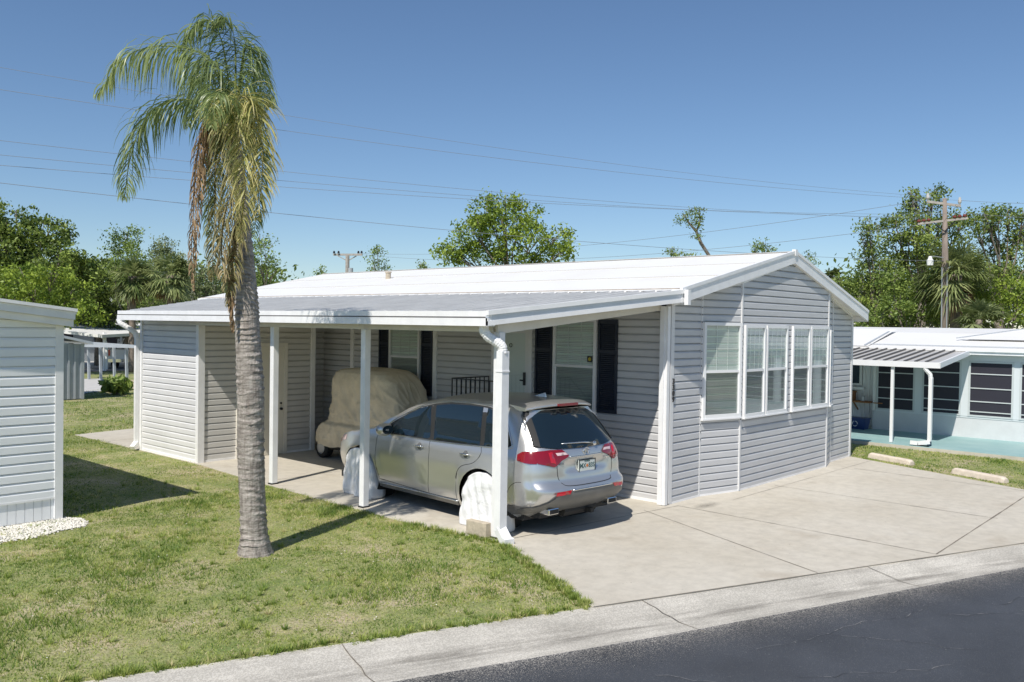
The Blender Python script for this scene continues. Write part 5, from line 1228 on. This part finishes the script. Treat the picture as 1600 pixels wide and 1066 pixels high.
# underbody
s=MB(); s.box((-.80,-.62,.20),(.80,3.5,.30)); s.box((-.70,-.80,.24),(.70,-.6,.34)); s.build('underbody','gap_dark',car,local=True)
for sg in(-1,1):
    for yc in (0,2.75):
        s=MB(); s.tube([(sg*.55,yc,.36),(sg*.93,yc,.36)],.44,24,cap=False); s.add([(sg*.56,yc+.44*math.cos(a),.36+.44*math.sin(a)) for a in [i*math.pi/12 for i in range(24)]],[tuple(range(24))]); s.build('wheel_arch','gap_dark',car,local=True)
# side glass: front door, rear door, quarter
def off(fn,o,sg=-1): return lambda y,z: side_pt(y,z,o,sg)
GL_=[[(2.22,1.075),(1.98,1.225),(1.72,1.365),(1.46,1.48),(1.24,1.53),(1.12,1.10),(1.16,1.075)],
     [(1.03,1.08),(1.13,1.545),(.85,1.585),(.45,1.60),(.18,1.595),(.10,1.10)],
     [(.02,1.10),(.09,1.59),(-.08,1.565),(-.22,1.46),(-.34,1.30),(-.42,1.165),(-.36,1.13)]]
for sg in(-1,1):
    for P in GL_: fill(P,.07,off(None,.004,sg)).build('side_window','car_glass',car,local=True,smooth=True)
    # black pillars between the glass
    P=[(2.30,1.06),(2.0,1.245),(1.72,1.385),(1.46,1.50),(1.15,1.57),(.85,1.605),(.45,1.62),(.12,1.612),(-.10,1.585),(-.25,1.48),(-.37,1.31),(-.46,1.15),(-.38,1.11),(.1,1.08),(1.1,1.062)]
    f=fill(P,.07,off(None,.0015,sg)); f.build('window_surround','gap_dark',car,local=True,smooth=True)
    # chrome line round the glass
    ch=resm([(2.32,1.052),(2.02,1.255),(1.72,1.397),(1.46,1.512),(1.15,1.583),(.85,1.618),(.45,1.634),(.12,1.626),(-.11,1.60),(-.27,1.49),(-.39,1.315),(-.48,1.14)],8); s=MB(); s.tube([side_pt(y,z,.004,sg) for y,z in ch],.007,6); s.build('chrome_trim','chrome',car,local=True,smooth=True)
    s=MB(); s.tube([side_pt(y,z,.006,sg) for y,z in [(2.32,1.05),(1.6,1.055),(1.1,1.056),(.5,1.072),(0,1.092),(-.4,1.115),(-.48,1.125)]],.009,6); s.build('chrome_trim','chrome',car,local=True,smooth=True)
    # door gaps
    for G_ in ([(2.30,1.04),(2.33,.9),(2.33,.6),(2.27,.36)],[(1.10,1.05),(1.08,.9),(1.10,.6),(1.13,.30)],[(.06,1.08),(.04,.98),(.16,.86),(.40,.78),(.50,.62),(.52,.30)],[(2.27,.345),(1.13,.30),(.52,.30)]):
        gg=resm(G_,8); s=MB(); s.tube([side_pt(y,z,-.0035,sg) for y,z in gg],.0062,5); s.build('door_gap','gap_dark',car,local=True)
    # sill cladding
    s=MB(); 
    for (za,zb,ya,yb_) in ((.215,.275,.52,2.26),): 
        fill([(ya,za),(yb_,za),(yb_+.02,zb),(ya-.02,zb)],.08,off(None,.012,sg),mb=s)
    s.build('sill','car_grey',car,local=True,smooth=True)
    s=MB(); s.tube([side_pt(y,.285,.012,sg) for y in np.linspace(.5,2.28,14)],.010,6); s.build('sill_strip','chrome',car,local=True,smooth=True)
    # handles
    for y0 in (1.30,.32):
        h=MB(); h.tube([side_pt(y0-.10,.955,.012,sg),side_pt(y0-.05,.96,.035,sg),side_pt(y0+.05,.958,.037,sg),side_pt(y0+.10,.952,.012,sg)],[.010,.014,.014,.010],8); h.build('door_handle','chrome',car,local=True,smooth=True)
        h=MB(); fill(arc(y0,.955,.05,0,360,14)[:-1],.04,off(None,.002,sg),mb=h); h.build('handle_recess','car_grey',car,local=True)
    # mirror
    m0=side_pt(2.02,1.10,0,sg); s=MB(); c=Vector((sg*1.07,2.0,1.125)); s.tube([m0+Vector((0,0,-.02)),c+Vector((-sg*.08,.0,-.04))],[.03,.03],8)
    base_=[]; 
    for (t,ry_,rz_) in ((-.07,.02,.03),(-.05,.07,.075),(0,.095,.085),(.05,.08,.07),(.08,.02,.03)): base_.append((t,ry_,rz_))
    V=[];N_=14
    for (t,a,b) in [(-.13,.03,.05),(-.11,.055,.085),(-.03,.075,.098),(.07,.07,.09),(.12,.045,.06),(.135,.01,.02)]:
        for k in range(N_): q=2*math.pi*k/N_; V.append((c.x+sg*t,c.y+a*math.cos(q)+.02,c.z+b*math.sin(q)))
    s.add(V,[(j*N_+k,j*N_+(k+1)%N_,(j+1)*N_+(k+1)%N_,(j+1)*N_+k) for j in range(5) for k in range(N_)]+[tuple(range(N_))]); mo=s.build('mirror','car_silver',car,local=True,smooth=True)
    s=MB(); V=[(c.x+sg*(-.02+.10*math.cos(q)),c.y-.052,c.z+.068*math.sin(q)) for q in [2*math.pi*k/16 for k in range(16)]]; s.add(V,[tuple(range(16))]); s.build('mirror_glass','car_glass',mo,local=True)
    # headlight corner + amber marker
    fill([(3.20,.84),(3.50,.80),(3.68,.72),(3.62,.80),(3.42,.885),(3.2,.92)],.05,off(None,.006,sg)).build('headlight','lens_clear',car,local=True,smooth=True)
    fill([(3.42,.79),(3.58,.755),(3.62,.79),(3.46,.84)],.05,off(None,.010,sg)).build('marker_light','amber',car,local=True,smooth=True)
    # rear quarter bumper seam
    s=MB(); s.tube([side_pt(y,z,-.0035,sg) for y,z in resm([(-.43,.44),(-.5,.62),(-.60,.70),(-.7,.72)],6)],.006,5); s.build('bumper_seam','gap_dark',car,local=True)
# --- rear end ---
def ro(o): return lambda x,z: rear_pt(x,z,o)
# rear glass
fill([(-.74,1.165),(-.70,1.30),(-.64,1.50),(-.60,1.585),(0,1.60),(.60,1.585),(.64,1.50),(.70,1.30),(.74,1.165),(.5,1.135),(0,1.125),(-.5,1.135)],.07,ro(.018)).build('rear_window','car_glass',car,local=True,smooth=True)
for sg in(-1,1):  # dark glass wrap to the D pillar
    P=[(-.79*sg,1.17),(-.72*sg,1.165),(-.68*sg,1.30),(-.62*sg,1.50),(-.58*sg,1.585),(-.655*sg,1.59),(-.695*sg,1.50),(-.75*sg,1.30)]
    if sg<0: P=P[::-1]
    fill(P,.03,ro(.024)).build('rear_window_edge','gap_dark',car,local=True,smooth=True)
# spoiler
V=[];n=13
for (dy,dz,t_) in ((.18,.055,0),(0,.045,0),(-.13,.02,0),(-.155,.0,0),(-.12,-.018,0),(.04,-.03,0)):
    for u in np.linspace(-1,1,n): V.append(Vector((u*(.70-.04*(dy<0)),-.50+dy+.13*abs(u)**3,1.655+dz-.050*abs(u)**3)))
s=MB(); s.add(V,[(j*n+i,j*n+i+1,(j+1)*n+i+1,(j+1)*n+i) for j in range(5) for i in range(n-1)]); s.add([V[j*n] for j in range(6)],[tuple(range(6))]); s.add([V[j*n+n-1] for j in range(6)],[tuple(range(6))]); s.build('spoiler','car_silver',car,local=True,smooth=True)
s=MB(); s.box((-.20,-.665,1.640),(.20,-.63,1.674)); s.build('brake_light','tail_red',car,local=True,bevel=.004)
# wiper
s=MB(); a=rear_pt(.20,1.16,.03); s.tube([a,rear_pt(.0,1.185,.035),rear_pt(-.42,1.19,.02)],[.016,.012,.006],6); s.tube([rear_pt(.20,1.15,.0),rear_pt(.20,1.16,.045)],[.035,.03],10); s.build('wiper','chrome',car,local=True,smooth=True)
# tail lights: rear part and side part share one mesh
for sg in(-1,1):
    s=MB()
    # rear face outline (x,z) for left then mirrored
    P=[(-.82,1.11),(-.62,1.125),(-.44,1.12),(-.34,1.045),(-.37,1.02),(-.48,.985),(-.60,.91),(-.82,.965)]
    P=[(x*-sg,z) for x,z in P]; P=P if sg<0 else P[::-1]
    fill(P,.04,ro(.012),mb=s)
    Q_=[(-.74,.965),(-.62,.99),(-.60,1.06),(-.66,1.10),(-.74,1.11),(-.80,1.11),(-.86,1.11),(-.86,.96),(-.80,.96)]
    Q_=[(y,z) for y,z in Q_]; fill(Q_,.04,off(None,.012,sg),mb=s)
    tl=s.build('tail_light','tail_red',car,local=True,smooth=True)
    s=MB(); P=[(-.66,1.095),(-.60,1.10),(-.58,.95),(-.66,.97)]; P=[(x*-sg,z) for x,z in P]; P=P if sg<0 else P[::-1]; fill(P,.04,ro(.0145),mb=s); s.build('brake_lens','tail_bright',tl,local=True,smooth=True)
    s=MB(); P=[(-.56,1.085),(-.40,1.085),(-.36,1.055),(-.54,1.05)]; P=[(x*-sg,z) for x,z in P]; P=P if sg<0 else P[::-1]; fill(P,.03,ro(.0145),mb=s); s.build('reverse_lens','lens_clear',tl,local=True,smooth=True)
# tailgate seam
s=MB(); tg=resm([(-.56,.96),(-.555,.80),(-.50,.70),(-.40,.665),(0,.66),(.40,.665),(.50,.70),(.555,.80),(.56,.96)],6); s.tube([rear_pt(x,z,-.0035) for x,z in tg],.007,5); s.build('tailgate_gap','gap_dark',car,local=True)
s=MB(); s.tube([rear_pt(x,1.02,.012) for x in np.linspace(-.34,.34,14)],.009,6); s.build('tailgate_strip','chrome',car,local=True,smooth=True)
# plate
s=MB(); y0=rear_pt(0,.90).y; s.box((-.165,y0-.03,.805),(.165,y0-.01,.965)); pf=s.build('licence_plate','plate_white',car,local=True)
s=MB()
for a_,b_ in (((-.172,.80),(.172,.812)),((-.172,.958),(.172,.97)),((-.172,.812),(-.158,.958)),((.158,.812),(.172,.958))): s.box((a_[0],y0-.033,a_[1]),(b_[0],y0-.0305,b_[1]))
s.build('plate_frame','gap_dark',pf,local=True)
s=MB(); s.tube([(0,y0-.031,.885),(0,y0-.0325,.885)],.022,12); s.build('orange_emblem','plate_orange',pf,local=True)
for txt,x,z,sz in (('MX',-.088,.885,.085),('83S',.090,.885,.085),('FLORIDA',0,.945,.028)):
    text_mesh(txt,sz,.0008,'plate_green','plate_text',pf,Matrix.Translation((x,y0-.0315,z))@Matrix.Rotation(R(90),4,'X'),.001)
# emblem: oval ring with a caliper-like pointed A
s=MB(); ym=rear_pt(0,1.075).y-.012
s.tube([(.055*math.cos(q),ym,1.075+.045*math.sin(q)) for q in [i*2*math.pi/20 for i in range(21)]],.006,6)
s.tube([(-.032,ym-.003,1.042),(-.012,ym-.003,1.105)],.007,6); s.tube([(.032,ym-.003,1.042),(.012,ym-.003,1.105)],.007,6); s.bar((-.024,ym-.003,1.07),(.024,ym-.003,1.07),.006,.008); s.build('emblem','chrome',car,local=True)
for txt,x,sx in (('MDX',-.50,1),('SH-AWD',.47,1)):
    z=.955 if txt!='MDX' else .945; p=rear_pt(x,z,.008); text_mesh(txt,.042 if txt=='MDX' else .034,.002,'chrome','badge_text',car,Matrix.Translation(p)@Matrix.Rotation(R(14 if x>0 else -14),4,'Z')@Matrix.Rotation(R(90),4,'X'),.001)
# bumper: grey lower valance, chrome strip, reflectors, exhausts
val=[(-.90,.60),(-.72,.555),(-.55,.60),(-.45,.625),(0,.628),(.45,.625),(.55,.60),(.72,.555),(.90,.60)]
P=[(-.60,.60),(-.45,.622),(0,.626),(.45,.622),(.60,.60),(.74,.48),(.90,.375),(.90,.34),(.80,.32),(0,.32),(-.80,.32),(-.90,.34),(-.90,.375),(-.74,.48)]
fill(P,.06,lambda x,z: rear_pt(max(-.96,min(.96,x)),z,.016+.012*math.exp(-((z-.55)/.1)**2)),).build('bumper_valance','car_grey',car,local=True,smooth=True)
for sg in(-1,1):
    fill([(-.46,.40),(-.62,.40),(-.80,.40),(-.80,.32),(-.50,.27),(-.45,.32)],.06,off(None,.012,sg)).build('bumper_valance','car_grey',car,local=True,smooth=True)
    fill([(-.40,.20),(-.40,.34),(-.46,.36),(-.52,.20)],.06,off(None,.010,sg)).build('mud_flap','gap_dark',car,local=True)
s=MB(); s.tube([rear_pt(x,.622-.03*abs(x/.62)**4,.030) for x in np.linspace(-.40,.40,16)],.012,6); s.build('bumper_strip','chrome',car,local=True,smooth=True)
for sg in(-1,1):
    P=[(.42,.625),(.66,.61),(.68,.565),(.46,.575)]; P=[(x*sg,z) for x,z in P]; P=P if sg<0 else P[::-1]
    fill(P,.04,ro(.036)).build('reflector','tail_bright',car,local=True,smooth=True)
    x=sg*.60; s=MB(); y=-1.0; s.bar((x,y+.04,.345),(x,y+.3,.35),.20,.085); ex=s.build('exhaust','chrome',car,local=True,bevel=.015)
    s=MB(); s.bar((x,y+.037,.345),(x,y+.06,.345),.165,.055); s.build('exhaust_hole','gap_dark',ex,local=True)
s=MB(); s.tube([(-.3,-.80,.30),(.35,-.80,.30)],.09,10); s.bar((.15,-.98,.27),(.15,-.7,.27),.07,.06); s.build('tow_hitch','gap_dark',car,local=True)
# wheels
for sg in(-1,1):
    for yc in(0,2.75):
        s=MB(); s.tube([(sg*.70,yc,.35),(sg*.73,yc,.35),(sg*.92,yc,.35),(sg*.95,yc,.35)],[.33,.355,.355,.33],28); w_=s.build('wheel','black_rubber',car,local=True,smooth=False)
        s=MB(); s.tube([(sg*.945,yc,.35),(sg*.957,yc,.35)],.23,24)
        s.build('rim','galvanized',w_,local=True)
# roof rails absent; antenna fin
s=MB(); s.add([(-.02,-.25,1.725),(.02,-.25,1.725),(0,-.02,1.725),(0,-.24,1.79)],[(0,1,2),(0,1,3),(1,2,3),(2,0,3)]); s.build('antenna','car_silver',car,local=True)
# steering wheel hint / seats inside are behind dark glass

# wheel covers: draped white cloth half-rounds
def wheelcover(cx,cy,label,sx=1.0):
    th=R(-4.45); V=[];nA=30;nR=9
    def P(y,x,z): # local wheel frame
        return (cx+x*math.cos(th)-y*math.sin(th),cy+x*math.sin(th)+y*math.cos(th),max(.016,z))
    NA_=96; NR_=26; ph=random.uniform(0,6)
    def outl(a_): # distance from the hub to the cloth outline
        c,sn=math.cos(a_),math.sin(a_)
        if sn>=-.02: return .415
        w=.415+.035*min(1,-sn*.46/.36); return min(w/max(abs(c),1e-6),.37/(-sn))
    for j in range(NR_+1):
        f=j/NR_
        for k in range(NA_):
            a_=2*math.pi*k/NA_; r=outl(a_)*f; y=r*math.cos(a_); z=.385+r*math.sin(a_)*(1 if math.sin(a_)<0 else 1.04)
            low=max(0,-math.sin(a_))*f
            x=-.045+.030*f**5-.030*low+.010*math.sin(y*19+ph+z*4)*(.4+.9*low)+.007*math.sin(y*37-z*11+ph)+.010*math.sin(z*23+y*8+ph)*f+random.uniform(-.003,.003)
            from mathutils import noise as NZ
            q1=NZ.noise(Vector((y*4+ph,z*2.2+y*1.5,ph))); x-=.014*(max(0,1-abs(q1)*3)**2)*(.3+.7*f); q2=NZ.noise(Vector((y*9,z*5-y*4,ph+4))); x-=.006*(max(0,1-abs(q2)*3.5)**2)
            V.append(P(y,x,z))
    for dx,g in ((.03,1.015),(.10,1.02),(.20,1.0),(.28,.97)):
        for k in range(NA_):
            a_=2*math.pi*k/NA_; r=outl(a_)*g+.006*math.sin(a_*13+dx*20+ph); y=r*math.cos(a_); z=.385+r*math.sin(a_); V.append(P(y,-.02+dx-.03*max(0,-math.sin(a_)),z))
    F_=[(j*NA_+k,j*NA_+(k+1)%NA_,(j+1)*NA_+(k+1)%NA_,(j+1)*NA_+k) for j in range(NR_+4) for k in range(NA_)]
    s=MB(); s.add(V,F_); ob=s.build('wheel_cover','cloth_white',None,smooth=True); md=ob.modifiers.new('solid','SOLIDIFY'); md.thickness=.006
    return tag(ob,label,'wheel cover','white cloth wheel covers')
th=R(-4.0)
def cw(lx,ly): return (9.80+1.03*lx*math.cos(th)-1.10*ly*math.sin(th),8.39+1.03*lx*math.sin(th)+1.10*ly*math.cos(th))
x,y=cw(-.99,-.03); wheelcover(x,y,'white cloth cover over the rear wheel, behind the front post')
x,y=cw(-.99,2.76); wheelcover(x,y,'white cloth cover over the front wheel, behind the middle post')
s=MB(); s.box((8.40,7.98,.02),(8.50,8.36,.22)); o=s.build('concrete_block','paver',bevel=.012); tag(o,'tan concrete block leaning on the rear wheel cover beside the front post','block')

# ================= COVERED GOLF CART =================
gc=thing('golf_cart','small golf cart under a draped beige cloth cover against the house wall','golf cart',(11.5,14.4,0))
def cartcover():
    # height levels: z, x0(side towards lawn), x1, y0 (front), y1 (rear)
    T=[(.30,10.86,12.06,12.60,15.62),(.45,10.84,12.07,12.62,15.62),(.62,10.86,12.06,12.64,15.55),(.74,10.88,12.05,12.66,15.44),(.82,10.93,12.04,12.70,15.26),(.95,10.96,12.03,12.76,15.20),(1.2,10.97,12.02,12.86,15.18),(1.5,10.98,12.01,13.00,15.17),(1.72,10.99,12.01,13.14,15.15),(1.85,11.03,11.98,13.32,15.08),(1.92,11.10,11.93,13.50,14.92),(1.955,11.25,11.8,13.9,14.6)]
    from mathutils import noise as NZ
    n=230; V=[]; zz=[]
    z=.30
    while z<1.955: zz.append(z); z+=.017
    zz.append(1.955)
    for zi,z in enumerate(zz):
        x0,x1,y0,y1=[float(np.interp(z,[r[0] for r in T],[r[k] for r in T])) for k in (1,2,3,4)]
        cx,cy=(x0+x1)/2,(y0+y1)/2; hx,hy_=(x1-x0)/2,(y1-y0)/2
        for k in range(n):
            a=2*math.pi*k/n; c,s_=math.cos(a),math.sin(a); p=5.5; q=(abs(c)**p+abs(s_)**p)**(-1/p)
            x=c*q; y=s_*q; u=(x*hx*2+y*hy_*1.3)
            low=max(0,(1.9-z)/1.6)
            f=.022*math.sin(u*9+z*1.4+2*math.sin(z*2.1))*low+.016*math.sin(u*21+z*2.3*math.sin(u*3))*low+.012*math.sin(z*17+u*5)*math.exp(-((z-.8)/.14)**2)*2.2
            f+=-.03*math.exp(-((z-.80)/.05)**2)
            rg=lambda t:1-abs(math.sin(t))**.6
            f+=.030*(rg(u*5+z*2.2+1)-.4)*low+.022*(rg(u*9.5-z*3.1+2)-.4)*low+.016*(rg(z*7+u*2.5)-.4)*min(1,low*2)
            f+=.018*math.sin((z*3.2+u*4.5)*2.6)
            wx,wy=cx+x*hx,cy+y*hy_; q1=NZ.noise(Vector((wx*2.6+z*1.5,wy*2.2-z*1.9,z*.9))); q2=NZ.noise(Vector((wx*5+9,wy*5-z*2.5,z*2.2))); q3=NZ.noise(Vector((wx*3,wy*3,z*9))) 
            f=f*.25+.038*(max(0,1-abs(q1)*3.2)**2-.25)*min(1,low*2.5+.15)+.028*(max(0,1-abs(q2)*3.5)**2-.25)*min(1,low*3+.2)+.02*max(0,1-abs(q3)*4)*math.exp(-((z-.78)/.16)**2)-.035*math.exp(-((z-.80)/.03)**2)
            V.append((wx+f*c,wy+f*s_,z+(.02*math.sin(u*7) if zi==0 else 0)))
    m_=len(zz); F_=[(j*n+k,j*n+(k+1)%n,(j+1)*n+(k+1)%n,(j+1)*n+k) for j in range(m_-1) for k in range(n)]+[tuple((m_-1)*n+k for k in range(n))]
    s=MB(); s.add(V,F_); return s.build('cloth_cover','cover_beige',gc,smooth=True)
cartcover()
for (x,y) in ((11.02,15.25),(11.02,12.95),(11.9,15.25),(11.9,12.95)):
    s=MB(); s.tube([(x-.10,y,.235),(x-.07,y,.235),(x+.07,y,.235),(x+.10,y,.235)],[.19,.22,.22,.19],20); w_=s.build('wheel','black_rubber',gc)
    s=MB(); s.tube([(x-.108,y,.235),(x-.10,y,.235)],[.10,.13],16); s.build('rim','galvanized',w_)
s=MB(); s.box((10.98,12.8,.22),(11.95,15.4,.36)); s.build('chassis','gap_dark',gc)
